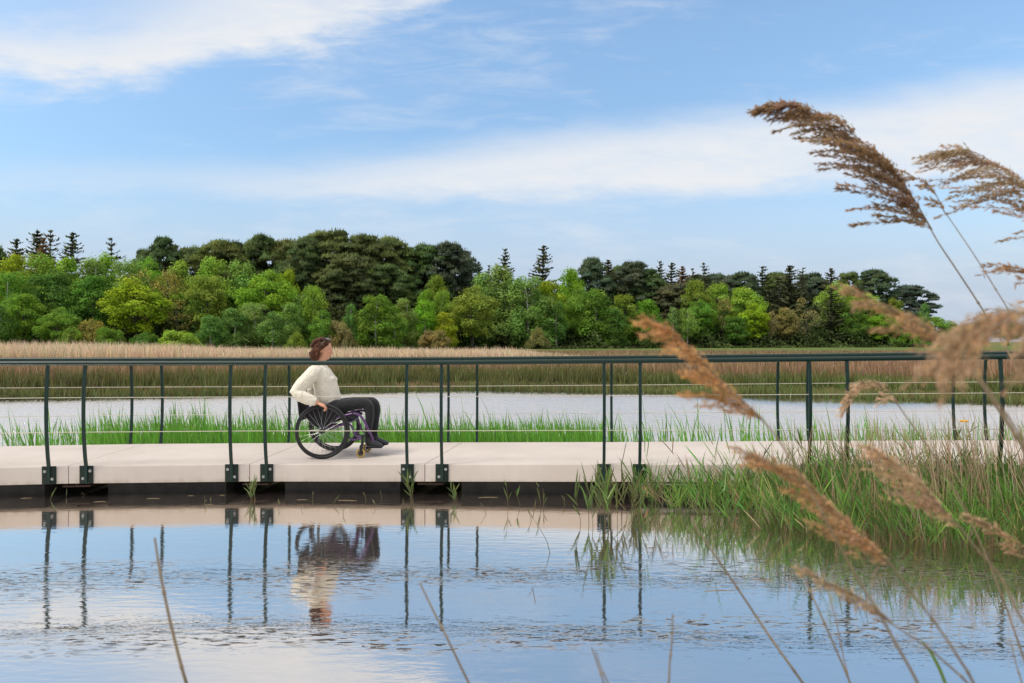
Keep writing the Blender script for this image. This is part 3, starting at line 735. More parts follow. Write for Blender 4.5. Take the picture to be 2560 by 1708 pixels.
reed(1.2, [(1990, 1400), (2035, 1500), (2075, 1590), (2130, 1720)], None, 'greenish bare stem left of the thin tan plume', name='bare_reed', stem_r=.0020, root_d=1.4, leaf=[(4, .10, -.5, .005)])
reed(1.25, [(2070, 1480), (2092, 1560), (2108, 1640), (2126, 1720)], None, 'thin upright bare stem crossing the greenish one', name='bare_reed', stem_r=.0014, root_d=1.45)
reed(1.15, [(2525, 1600), (2540, 1660), (2558, 1725)], None, 'short grey stem tip in the lower right corner', name='bare_reed', stem_r=.0014, root_d=1.3)


# ------------------------------------------------------------------ trees (prototypes are 10 units tall, copied and scaled)
class Fol:
    def __init__(s): s.c, s.a, s.b, s.col, s.nn = [], [], [], [], []
    def add(s, C, nrm, size, col, asp=1.0, along=None, soft=None):
        n = len(C)
        if along is None:
            r = RNG.normal(0, 1, (n, 3)); a = np.cross(nrm, r)
        else: a = along
        a /= np.linalg.norm(a, axis=1)[:, None] + 1e-9
        b = np.cross(nrm, a); b /= np.linalg.norm(b, axis=1)[:, None] + 1e-9
        sz = (size * RNG.uniform(.6, 1.4, n))[:, None]
        s.nn.append(nrm if soft is None else soft); s.c.append(C); s.a.append(a * sz * asp / 2); s.b.append(b * sz / 2); s.col.append(col)
    def mesh(s, name):
        c, a, b, col = (np.concatenate(q) for q in (s.c, s.a, s.b, s.col)); n = len(c)
        k1, k2 = RNG.uniform(.5, 1, (n, 1)), RNG.uniform(.5, 1, (n, 1))
        V = np.stack([c - a, c - b * k1 + a * .15, c + a, c + b * k2 - a * .1], 1).reshape(-1, 3)
        i = np.arange(n)[:, None] * 4 + np.arange(4)
        me = np_mesh(name, V, [i], np.repeat(col, 4, 0))
        nn = np.concatenate(s.nn); nn = nn / (np.linalg.norm(nn, axis=1)[:, None] + 1e-9)
        me.polygons.foreach_set('use_smooth', [True] * len(me.polygons))
        me.normals_split_custom_set_from_vertices(np.repeat(nn, 4, 0).tolist())
        return me

def unit(n):
    v = RNG.normal(0, 1, (n, 3)); return v / np.linalg.norm(v, axis=1)[:, None]

def lobes(f, cs, rs, dens, size, cvar=.16, leafvar=.13, flat=1.0, lowcut=-.55, droop=0.0, tint=(1, 1, 1)):
    for c, r in zip(cs, rs):
        n = int(dens * r * r); d = unit(n); d = d[d[:, 2] > lowcut]; n = len(d)
        rr = r * (RNG.uniform(.40, 1.0, n) ** .5 + RNG.exponential(.10, n)) * (1 + .18 * np.sin(d[:, 0] * 5 + c[0] * 3) * np.sin(d[:, 1] * 6 + c[2]))
        C = np.asarray(c) + d * rr[:, None] * np.array([1, 1, flat])
        if droop: C[:, 2] -= droop * r * RNG.uniform(0, 1, n) * (np.abs(d[:, 0]) + np.abs(d[:, 1])) * .5
        nrm = d + RNG.normal(0, .42, (n, 3)) + np.array([0, 0, .30])
        lob = RNG.lognormal(0, cvar) * np.array([RNG.uniform(.9, 1.12), 1, RNG.uniform(.85, 1.15)])
        col = lob * RNG.lognormal(0, leafvar, (n, 1)) * np.asarray(tint)
        f.add(C, nrm, np.full(n, size), col, soft=d * .8 + RNG.normal(0, .25, (n, 3)) + np.array([0, 0, .45]))

def trunk_mesh(name, h, r, limbs, lean=.0, zig=.12):
    bm = bmesh.new(); k = 9; ph = random.uniform(0, 6)
    pts = [Vector((lean * h * t + zig * math.sin(t * 5 + ph) * t, zig * math.cos(t * 4 + ph) * t, h * t)) for t in np.linspace(-.03, 1, k)]
    tube(bm, pts, [r * (1.25 if i == 0 else 1 - .75 * i / (k - 1)) for i in range(k)], 7)
    for q, r0 in limbs:
        q = Vector(q); z0 = min(max(q.z - Vector((q.x, q.y)).length * random.uniform(.45, .9), h * .12), h * .95); s = z0 / h * (k - 1); i = min(int(s), k - 2)
        p0 = pts[i].lerp(pts[i + 1], s - i); mid = p0.lerp(q, .5) + Vector((0, 0, -.08 * (q - p0).length))
        tube(bm, [p0, mid, q], [r0, r0 * .7, r0 * .25], 5)
    me = bpy.data.meshes.new(name); bm.to_mesh(me); bm.free(); me.polygons.foreach_set('use_smooth', [True] * len(me.polygons)); return me

def oak(lo=.16, wide=3.4, nl=54, dens=300, size=.25, airy=.82):
    f = Fol(); cs, rs = [], []
    for i in range(nl):
        d = unit(1)[0]; q = RNG.uniform(.35, 1) ** .5
        z = 10 * (lo + (1 - lo) * .52) + d[2] * q * 10 * (1 - lo) * .44; w = wide * (1 - .25 * max(0, (z - 6.5) / 3.5) ** 1.5)
        cs.append((d[0] * q * w * .82, d[1] * q * w * .82, z)); rs.append(RNG.uniform(.75, 1.35) * airy)
    lobes(f, cs, rs, dens, size, flat=.75)
    return f.mesh('crown'), trunk_mesh('trunk', 7.5, .26, [(c, .07) for c in cs[:16]])

def birch(lo=.02, wide=2.7, nl=70, dens=380, size=.21, droop=.8, point=.75, bare=False):
    f = Fol(); cs, rs = [], []
    for i in range(nl):
        z = 10 * (lo + (1 - lo) * (i + RNG.uniform(0, 1)) / nl); t = z / 10
        w = wide * (min(1, (t - lo) / .22 + .35)) * (1 - max(0, (t - .45) / .55) ** 1.3 * point); a = RNG.uniform(0, 6.28); q = RNG.uniform(.3, 1) ** .6
        cs.append((math.cos(a) * w * q * .85, math.sin(a) * w * q * .85, min(z, 9.5))); rs.append(RNG.uniform(.45, 1.05) * (1.1 - .35 * t))
    lobes(f, cs, rs, dens, size, flat=1.15, droop=droop, cvar=.17)
    return f.mesh('crown'), trunk_mesh('trunk', 9.2, .13, [(c, .035) for c in cs[::4]], lean=RNG.uniform(-.05, .05), zig=.2)

def bush(wide=5.2, nl=40, dens=170, size=.42):
    f = Fol(); cs, rs = [], []
    for i in range(nl):
        a = RNG.uniform(0, 6.28); q = RNG.uniform(0, 1) ** .5; z = 8.3 * math.sqrt(max(.02, 1 - q * q)) * RNG.uniform(.45, 1)
        cs.append((math.cos(a) * q * wide, math.sin(a) * q * wide, max(1.0, z))); rs.append(RNG.uniform(1.0, 1.9))
    lobes(f, cs, rs, dens, size, cvar=.12)
    return f.mesh('crown'), trunk_mesh('trunk', 5, .25, [(c, .09) for c in cs[:8]])

def pine(lo=.42, wide=3.3, npad=30, lean=0.0, top=1.2):
    f = Fol(); cs = []
    npad = int(npad * 2.0)
    for i in range(npad):
        t = (i + RNG.uniform(0, 1)) / npad; z = 10 * (lo + (1 - lo) * t) - .15
        w = 1.12 * wide * (.52 + .48 * math.sin(math.pi * min(1, t * .85 + .06))) * (1 if t < .75 else 1 - (t - .75) / .25 * (1 - top / wide))
        a = i * 2.4 + RNG.uniform(-.6, .6); q = RNG.uniform(.12, 1.06) ** .55; w *= 1 + .16 * math.sin(a * 2 + z)
        c = np.array([math.cos(a) * w * q + lean * z, math.sin(a) * w * q, z - .12 * q]); cs.append(c)
        r = RNG.uniform(.50, 1.12); n = int(330 * r * r); d = unit(n); d[:, 2] = np.abs(d[:, 2]) * 1.0 - .25
        rr = RNG.uniform(.3, 1, n) ** .5
        C = c + d * rr[:, None] * np.array([r, r, .30 * r + .06]) * (1 + RNG.exponential(.10, (n, 1))) + np.array([0, 0, .12 * r]) * (1 - rr[:, None])
        al = d * np.array([1, 1, .4]) + np.array([0, 0, .65]) + RNG.normal(0, .35, (n, 3))
        lob = RNG.lognormal(0, .18) * np.array([RNG.uniform(.92, 1.12), 1, RNG.uniform(.85, 1.1)])
        col = lob * RNG.lognormal(0, .2, (n, 1))
        n2 = int(70 * r * r); d2 = unit(n2); d2[:, 2] = np.abs(d2[:, 2]) * .8 - .1
        f.add(c + d2 * RNG.uniform(.9, 1.25, (n2, 1)) * np.array([r, r, .5 * r + .1]), d2 + RNG.normal(0, .5, (n2, 3)), np.full(n2, .11), lob * RNG.lognormal(0, .2, (n2, 1)) * np.array([1.1, 1.1, 1]), 3.2, d2 * np.array([1, 1, .3]) + np.array([0, 0, .8]) + RNG.normal(0, .25, (n2, 3)), soft=d2 + np.array([0, 0, .5]))
        f.add(C, d + RNG.normal(0, .6, (n, 3)) + np.array([0, 0, .3]), np.full(n, .17), col, 1.9, None, soft=d + RNG.normal(0, .3, (n, 3)) + np.array([0, 0, .5]))
    return f.mesh('crown'), trunk_mesh('trunk', 9.6, .17, [(c - np.array([0, 0, .1]), .05) for c in cs[::2]], lean=lean * .9)

def spruce(wide=1.9, lev=26, sparse=1.0, ragged=.35, cut=0.12, tuft=.30):
    f = Fol(); limbs = []
    for i in range(lev):
        t = (i + .5) / lev; z = 10 * (cut + (1 - cut) * t); R0 = wide * (1 - t) ** .72 + .12
        nb = max(3, int((9 - 3 * t) * sparse))
        for k in range(nb):
            a = RNG.uniform(0, 6.28); L = R0 * RNG.uniform(1 - ragged * 1.5, 1 + ragged)
            m = max(3, int(L / .10)); s = np.linspace(.08, 1, m)
            dz = -.30 * s * L * (1 - t) + .34 * s ** 2 * L * (1 - t * .3)
            C = np.stack([np.cos(a) * s * L, np.sin(a) * s * L, z + dz], -1); C += RNG.normal(0, .04, C.shape)
            al = np.stack([np.full(m, np.cos(a)), np.full(m, np.sin(a)), np.full(m, .15) + s * .5], -1) + RNG.normal(0, .4, (m, 3))
            col = RNG.lognormal(0, .2, (m, 1)) * RNG.lognormal(0, .12) * np.ones(3)
            f.add(C, RNG.normal(0, 1, (m, 3)), np.full(m, tuft * .80) * (1.25 - .55 * s), col, 1.7, al, soft=np.stack([np.full(m, np.cos(a)), np.full(m, np.sin(a)), np.full(m, .5)], -1) + RNG.normal(0, .3, (m, 3)))
            if k < 2: limbs.append(((math.cos(a) * L * .9, math.sin(a) * L * .9, z + .05 * L), .022))
    return f.mesh('crown'), trunk_mesh('trunk', 10.0, .12, limbs, zig=.05)

PROT = {
    'oak': [oak(), oak(.12, 3.6, 60), oak(.2, 3.1, 48)],
    'round': [oak(.08, 3.5, 64, 290, .23), oak(.10, 3.8, 60, 300, .24), oak(.06, 3.2, 60, 290, .23)],
    'birch': [birch(), birch(.03, 3.0, 76, point=.6), birch(.04, 2.4, 64, point=.85), birch(.02, 2.8, 72, point=.68)],
    'tallbirch': [birch(.30, 2.5, 40, 240, .24, 1.1, .6), birch(.36, 2.2, 34, 220, .24, 1.2, .6)],
    'bush': [bush(), bush(5.6, 46), bush(4.8, 36)],
    'pine': [pine(.26, 3.4, 66), pine(.22, 3.8, 74, top=1.9), pine(.30, 3.2, 62, .03), pine(.24, 3.6, 70, -.03, top=1.7)],
    'barepine': [pine(.50, 3.2, 40), pine(.48, 3.0, 38, .02)],
    'spruce': [spruce(2.6, 28), spruce(3.0, 30, 1.1), spruce(2.4, 26, .95, .45)],
    'thinspruce': [spruce(2.4, 24, .7, .5, .1, .27), spruce(2.7, 22, .68, .55, .1, .27)],
    'sparse': [oak(.14, 3.2, 26, 90, .22), oak(.2, 3.0, 24, 80, .22)],
}
NAMES = {'oak': 'oak_tree', 'round': 'broadleaf_tree', 'birch': 'birch_tree', 'tallbirch': 'birch_tree', 'bush': 'bush', 'pine': 'pine_tree', 'barepine': 'pine_tree', 'spruce': 'spruce_tree', 'thinspruce': 'spruce_tree', 'sparse': 'broadleaf_tree'}
WID = {'oak': 7.6, 'round': 8.2, 'birch': 5.6, 'tallbirch': 6.2, 'bush': 13.0, 'pine': 8.0, 'barepine': 7.4, 'spruce': 4.4, 'thinspruce': 4.4, 'sparse': 7.4}
GC = {'g': (0.155, 0.311, 0.041), 'd': (0.101, 0.223, 0.041), 'l': (0.270, 0.432, 0.054), 'v': (0.189, 0.527, 0.019), 'y': (0.324, 0.419, 0.024), 'o': (0.257, 0.290, 0.041), 'b': (0.338, 0.257, 0.088), 'k': (0.297, 0.230, 0.115), 'w': (0.223, 0.351, 0.095),
      'p': (0.095, 0.148, 0.061), 'q': (0.129, 0.175, 0.065), 's': (0.093, 0.099, 0.058), 'r': (0.188, 0.112, 0.060), 'n': (0.084, 0.125, 0.084), 'h': (0.142, 0.284, 0.078)}
CNT = {}
def front_d(px): return float(np.interp(px, [-400, 0, 500, 1000, 1300, 1700, 2000, 2350, 2700], [88, 92, 98, 112, 128, 146, 158, 172, 185]))
def tree(kind, px, top, w, row, col, label, group=None, base=None):
    d = front_d(px) + row; X = (px - 1280) / FPX * d; gz = float(ground_z(np.array(X), np.array(d)))
    H = CAMZ + (854 - top) / FPX * d - gz; wm = w / FPX * d
    k = CNT.get(kind, 0); CNT[kind] = k + 1; cr, tr = PROT[kind][k % len(PROT[kind])]
    root = tag(empty(NAMES[kind], (X, d, gz - .05), (k * 1.9) % 6.28), label, 'bush' if kind == 'bush' else 'tree', group)
    if kind in ('pine', 'spruce') and px > 1450: wm *= 1.3
    if kind == 'pine' and 450 < px < 1070: wm *= 1.25
    if kind in ('round', 'birch'): wm *= 1.18
    s = H / 10 * 1.03; sx = wm / WID[kind]
    if 'spruce' in kind: sx = max(sx, s * .85)
    if kind != 'bush': sx = min(max(sx, s * .55), s * 1.7)
    root.scale = (sx, sx, s)
    o = bpy.data.objects.new('crown', cr); COL.objects.link(o); o.parent = root
    if not cr.materials: cr.materials.append(M_LEAF)
    c = np.array(GC[col])
    if col in 'gdlvyobkwh': c = (c * .72 + np.array((.190, .285, .050)) * .28 * (.7 if col == 'd' else 1)) * 1.16
    if col == 'v': c = c * np.array((1.05, .82, 1.4))
    if col == 'o': c = c * np.array((.86, 1.0, 1.0))
    if col in 'pqn': c = c * np.array((1.4, 1.3, 1.25))
    if col in 'sr': c = c * np.array((1.5, 1.6, 1.4))
    c = c * np.array([random.uniform(.92, 1.08), random.uniform(.94, 1.06), random.uniform(.9, 1.1)]); o.color = (*c, 1)
    o = bpy.data.objects.new('trunk', tr); COL.objects.link(o); o.parent = root
    if not tr.materials: tr.materials.append(M_BIRCH if 'birch' in kind else M_BARK)

# conifers on the skyline, left to right
for a in [
 ('pine', -20, 622, 90, 34, 'p', 'dark pine crown cut by the left picture edge behind the birches'),
 ('spruce', 41, 604, 62, 36, 's', 'leftmost spruce on the skyline, broad with a blunt top'),
 ('spruce', 92, 584, 58, 38, 's', 'spruce with a tall narrow spire, second from the left on the skyline'),
 ('spruce', 108, 601, 66, 33, 'r', 'rusty brown half dead spruce between the two left spires'),
 ('thinspruce', 126, 582, 62, 40, 's', 'thin see-through spruce right of the rusty brown one'),
 ('spruce', 180, 588, 92, 34, 's', 'broad dark spruce standing last in the left skyline group'),
 ('thinspruce', 279, 602, 86, 36, 's', 'lone sparse spruce poking above the birches in a gap of sky'),
 ('pine', 372, 632, 90, 40, 'p', 'low pine with one long limb reaching left over the birches'),
 ('pine', 413, 601, 105, 34, 'p', 'dome-topped pine, first of the big pine group from the left'),
 ('pine', 478, 625, 110, 36, 'p', 'lower pine filling the dip right of the dome-topped pine'),
 ('pine', 550, 610, 120, 32, 'q', 'pine with a ragged flat top above the yellow-tipped birches'),
 ('pine', 606, 616, 110, 38, 'p', 'pine just left of the double-headed one on the skyline'),
 ('pine', 652, 595, 105, 34, 'p', 'double-headed pine rising above its neighbours'),
 ('pine', 725, 608, 120, 36, 'q', 'pine with a level crown between the double-headed and the tallest'),
 ('pine', 770, 604, 110, 26, 'p', 'deep green pine standing forward, left of the tallest pine'),
 ('pine', 826, 588, 150, 30, 'q', 'tallest and widest pine, its dark crown hanging low above the woman'),
 ('pine', 868, 640, 140, 18, 'p', 'lower pine in front of the tallest one, nearly black in its shade'),
 ('pine', 916, 597, 130, 30, 'p', 'massive pine directly right of the tallest'),
 ('pine', 975, 604, 130, 32, 'q', 'wide pine sloping down at the right side of the big group'),
 ('pine', 958, 668, 120, 20, 'p', 'low dark pine under the right side of the big group'),
 ('pine', 1020, 625, 110, 34, 'p', 'pine partly hidden behind the last wide one of the group'),
 ('pine', 1062, 620, 100, 28, 'p', 'pine at the right end of the dense group, its edge open to the sky'),
 ('barepine', 1121, 613, 112, 24, 'n', 'open pine with layered plates and a bare trunk, standing clear of the group'),
 ('barepine', 1150, 634, 96, 27, 'n', 'second open pine leaning against the layered one, with a stepped right side'),
 ('spruce', 1195, 660, 44, 30, 'n', 'small spiky spruce at the foot of the open pines'),
 ('spruce', 1263, 628, 74, 28, 's', 'narrow dark spruce, left of the pair standing alone against the sky'),
 ('thinspruce', 1222, 668, 48, 34, 's', 'pale thin spruce tip barely above the birches left of the pair'),
 ('spruce', 1358, 620, 100, 28, 's', 'tall spruce with upswept ragged boughs, right of the pair against the sky'),
 ('pine', 1480, 653, 80, 26, 'n', 'pine with a pointed crown beside the round bright tree'),
 ('spruce', 1519, 655, 70, 28, 's', 'dark spruce with a bare spire between two pines right of centre'),
 ('pine', 1581, 660, 88, 26, 'n', 'notch-topped pine right of the bare spire'),
 ('pine', 1628, 678, 88, 24, 'p', 'low pine sloping off the notch-topped one'),
 ('spruce', 1650, 658, 52, 30, 's', 'first of a row of thin spires left of the sparse spruce'),
 ('spruce', 1679, 662, 54, 31, 's', 'forked spruce top in the middle of the row of spires'),
 ('spruce', 1706, 671, 56, 30, 'r', 'brownish spruce at the end of the row of spires'),
 ('thinspruce', 1732, 676, 46, 33, 's', 'short thin spruce tip just left of the sparse spruce'),
 ('thinspruce', 1760, 662, 84, 28, 's', 'sparse spruce with drooping twigs above the lime green trees'),
 ('pine', 1690, 715, 100, 16, 's', 'shadowy conifer below the row of spires'),
 ('pine', 1548, 672, 80, 36, 'p', 'dim pine filling the gap left of the notch-topped pine'),
 ('pine', 1606, 690, 80, 38, 'n', 'dim pine just behind the right shoulder of the notch-topped pine'),
 ('pine', 1745, 692, 90, 38, 'p', 'dim pine behind the foot of the sparse spruce'),
 ('pine', 1790, 690, 80, 38, 'n', 'dim pine right behind the sparse spruce'),
 ('pine', 1940, 688, 90, 38, 'p', 'dim pine between the first and the middle shaggy spruce'),
 ('pine', 2030, 690, 90, 38, 'n', 'dim pine right behind the last shaggy spruce'),
 ('pine', 1822, 694, 90, 34, 'n', 'low dark pine in the dip of the right skyline'),
 ('pine', 1860, 686, 74, 30, 'n', 'small pine left of the three shaggy spruces'),
 ('spruce', 1906, 671, 84, 28, 's', 'first shaggy spruce of three, with two spread tips'),
 ('spruce', 1974, 669, 96, 26, 's', 'middle and densest of the three shaggy spruces'),
 ('thinspruce', 2006, 674, 84, 28, 's', 'last of the three shaggy spruces, with drooping outer twigs'),
 ('pine', 2045, 700, 76, 32, 'n', 'rounded pine behind the lime green dome at the right'),
 ('spruce', 2078, 676, 52, 22, 's', 'neat pointed spruce standing in front of the lime green dome'),
 ('spruce', 2078, 722, 96, 6, 's', 'big dull spruce in front of the wood at the right'),
 ('pine', 2120, 687, 64, 28, 'q', 'small round-headed pine right of the pointed spruce'),
 ('pine', 2182, 679, 100, 24, 'n', 'broad bluish pine topping the right end of the wood'),
 ('thinspruce', 2237, 699, 40, 28, 'n', 'slim spruce spike on the downward slope of the right end'),
 ('pine', 2272, 718, 84, 20, 'n', 'last dark pine before the wood drops to the horizon'),
]: tree(*a)

# broadleaved trees: back row, then middle, then front
for a in [
 ('birch', -60, 630, 120, 20, 'g', 'green birch cut off by the left edge of the photo'),
 ('round', 35, 637, 90, 18, 'y', 'yellow-green tree topping the left end of the wood'),
 ('birch', 100, 648, 110, 16, 'l', 'light birch below the rusty spruce'),
 ('birch', 165, 652, 110, 15, 'l', 'light birch below the broad left spruce'),
 ('birch', 232, 655, 100, 17, 'w', 'soft green birch left of the lone sparse spruce'),
 ('birch', 262, 642, 90, 20, 'l', 'feathery birch under the lone sparse spruce'),
 ('birch', 318, 660, 100, 14, 'w', 'greyish birch right of the lone sparse spruce'),
 ('round', 368, 647, 90, 20, 'v', 'bright green tree top just below the long pine limb'),
 ('sparse', 345, 668, 130, 10, 'b', 'brownish budding tree behind the yellow-green oak, left half'),
 ('sparse', 420, 668, 130, 11, 'b', 'brownish budding tree behind the yellow-green oak, right half'),
 ('birch', 452, 660, 110, 16, 'l', 'pale birch below the low pine of the dip'),
 ('birch', 540, 655, 110, 16, 'l', 'pale birch with yellowish tips below the ragged pine'),
 ('birch', 606, 662, 110, 15, 'w', 'soft grey-green birch left of the vivid green tree'),
 ('birch', 20, 690, 130, 9, 'g', 'mid green birch in the second row at the left edge'),
 ('round', 135, 672, 150, 9, 'd', 'dark green rounded tree in the left part of the wood'),
 ('round', 235, 690, 150, 8, 'd', 'dark green spreading tree left of the yellow-green oak'),
 ('oak', 340, 702, 190, 2, 'y', 'yellow-green oak with layered boughs, largest broadleaf at the left'),
 ('sparse', 440, 745, 110, 4, 'b', 'brown twiggy tree squeezed between oak and olive tree'),
 ('oak', 517, 688, 125, 5, 'o', 'olive tree with a mottled crown left of the vivid green one'),
 ('round', 665, 678, 150, 6, 'v', 'vivid green maple-like tree, brightest in the left half'),
 ('round', 720, 668, 70, 16, 'y', 'yellow flecked crown peeping out above the vivid green tree'),
 ('round', 60, 736, 125, 0, 'g', 'rounded green tree at the front of the wood, far left'),
 ('round', 145, 770, 100, -2, 'g', 'lower green tree right of the rounded front one at the left'),
 ('birch', 0, 765, 80, -3, 'd', 'dark shrubby tree at the left edge behind the straw reeds'),
 ('bush', 225, 790, 95, -3, 'b', 'brownish shrub below the dark spreading tree'),
 ('bush', 275, 808, 80, -4, 'g', 'small green shrub left of the oak foot'),
 ('bush', 180, 812, 80, -4, 'o', 'olive shrub left of the brownish one'),
 ('bush', 362, 826, 100, -5, 'd', 'dark green shrub at the foot of the yellow-green oak'),
 ('bush', 452, 817, 118, -12, 'l', 'round fresh green bush alone in front of the reeds'),
 ('bush', 248, 854, 34, -14, 'g', 'tiny round bush half sunk in the straw reeds'),
 ('birch', 526, 793, 90, -2, 'h', 'young bluish birch right of the round fresh bush'),
 ('birch', 583, 775, 85, -1, 'h', 'young birch, second in the front row left of the woman'),
 ('birch', 636, 763, 85, 0, 'w', 'young birch, third in the front row, below the vivid green tree'),
 ('birch', 682, 783, 75, -3, 'h', 'young birch, fourth in the front row, fullest at its foot'),
 ('birch', 719, 763, 80, 0, 'w', 'young birch, fifth in the front row, above the small olive bush'),
 ('birch', 752, 742, 66, 3, 'w', 'taller birch behind the gap above the small olive bush'),
 ('birch', 783, 722, 72, 2, 'l', 'upright birch standing against the dark pines, just left of the woman\'s head'),
 ('birch', 806, 778, 70, -3, 'g', 'bushy green birch right above the woman\'s head'),
 ('bush', 740, 824, 62, -8, 'o', 'small olive mound bush left of the woman\'s head'),
 ('bush', 852, 790, 78, -4, 'k', 'tan and brown shrub right of the woman\'s head'),
 ('birch', 877, 765, 40, 0, 'h', 'narrow young birch right of the tan shrub'),
 ('birch', 910, 800, 60, 2, 'd', 'dark young tree with a pale stem in the gap right of the narrow birch'),
 ('birch', 940, 744, 98, -1, 'g', 'full bright birch against the black foot of the pines'),
 ('birch', 985, 770, 70, -3, 'g', 'shorter birch leaning against the full bright one'),
 ('birch', 1012, 752, 70, 0, 'w', 'pale birch in the middle of the front row'),
 ('round', 1066, 720, 62, 8, 'v', 'small vivid green crown in front of the open pines'),
 ('birch', 1062, 755, 80, 0, 'v', 'fresh green birch below the small vivid crown'),
 ('birch', 1105, 733, 60, 8, 'l', 'light birch between the trunks of the open pines'),
 ('birch', 1110, 783, 75, -3, 'y', 'yellowish birch right behind the brown mound bush'),
 ('bush', 1085, 820, 96, -7, 'k', 'brown mound bush at the edge of the straw reeds'),
 ('round', 1092, 690, 80, 16, 'o', 'olive crown behind the trunks of the open pines'),
 ('round', 1180, 718, 140, 1, 'o', 'broad olive tree in the centre of the wood'),
 ('birch', 1216, 692, 100, 10, 'w', 'grey-green birch behind the broad olive tree'),
 ('birch', 1256, 672, 110, 8, 'w', 'tall grey-green birch with a forked white trunk below the narrow spruce'),
 ('birch', 1318, 700, 120, 3, 'w', 'weeping grey-green birch right of the white trunk'),
 ('bush', 1345, 812, 64, -3, 'k', 'tan shrub at the foot of the weeping birch'),
 ('round', 1372, 698, 110, 4, 'y', 'yellow-lime tree below the upswept spruce'),
 ('round', 1428, 673, 90, 10, 'v', 'round bright green tree whose top stands against the sky'),
 ('tallbirch', 1392, 760, 80, 0, 'h', 'slender birch with white stems under the yellow-lime tree'),
 ('round', 1450, 722, 95, 4, 'g', 'green tree under the round bright one'),
 ('birch', 1492, 728, 105, 1, 'g', 'broad green birch right of centre'),
 ('round', 1562, 733, 90, 3, 'o', 'yellowish olive tree under the notch-topped pine'),
 ('birch', 1530, 775, 85, -2, 'd', 'dark green birch in front of the yellowish olive tree'),
 ('birch', 1618, 754, 85, 1, 'g', 'green birch behind the golden plume tip'),
 ('birch', 1650, 800, 85, -2, 'd', 'dark low birch behind the golden plume'),
 ('tallbirch', 1682, 770, 62, 0, 'h', 'left of two white-stemmed birches behind the golden plume'),
 ('tallbirch', 1718, 772, 74, -1, 'w', 'right of two white-stemmed birches behind the golden plume'),
 ('round', 1742, 702, 100, 8, 'o', 'olive green tree under the sparse spruce'),
 ('round', 1748, 752, 90, 3, 'g', 'green tree under the olive one, right of the white stems'),
 ('round', 1800, 704, 84, 10, 'l', 'lime green crown at the left of the long sunlit slope'),
 ('sparse', 1808, 738, 60, 4, 'k', 'bare brown tree in a dark gap of the right half'),
 ('round', 1860, 720, 120, 6, 'l', 'long sloping light green tree below the shaggy spruces'),
 ('round', 1888, 760, 74, 0, 'y', 'bright yellow-lime small tree at the front of the right half'),
 ('tallbirch', 1928, 780, 46, -2, 'k', 'tan umbrella-shaped small tree beside the yellow-lime one'),
 ('round', 1840, 790, 80, -1, 'd', 'dark green tree at the front below the long slope'),
 ('sparse', 2016, 740, 90, -1, 'k', 'tall brown budding tree with a visible trunk at the right'),
 ('round', 1965, 770, 70, 4, 'k', 'dull brown crown left of the tall budding tree'),
 ('round', 2095, 707, 104, 14, 'l', 'lime green dome behind the pointed spruce'),
 ('round', 2130, 760, 90, 2, 'd', 'dark green tree right of the big dull spruce'),
 ('round', 2170, 735, 88, 8, 'l', 'lime green tree below the bluish pine'),
 ('round', 2206, 778, 80, 2, 'v', 'bright green lower tree at the right end'),
 ('round', 2235, 742, 60, 12, 'o', 'olive crown below the last spruce spike'),
 ('bush', 2262, 815, 90, -2, 'g', 'mid green shrub mass at the right end behind the slender plume'),
 ('birch', 2310, 762, 42, 8, 'h', 'pale loose tree on the edge of the wood at the right end'),
 ('round', 2338, 792, 78, 6, 'g', 'green tree at the very right end of the wood'),
 ('round', 2378, 802, 60, 40, 'h', 'distant bluish green tree beyond the end of the wood'),
 ('round', 2440, 806, 70, 60, 'h', 'distant tree behind the large blurred plume'),
 ('round', 2520, 806, 90, 60, 'h', 'distant tree at the right edge behind the blurred plume'),
 ('bush', 2318, 853, 60, -14, 'd', 'dark green rounded bush alone on the meadow at the right'),
]: tree(*a)

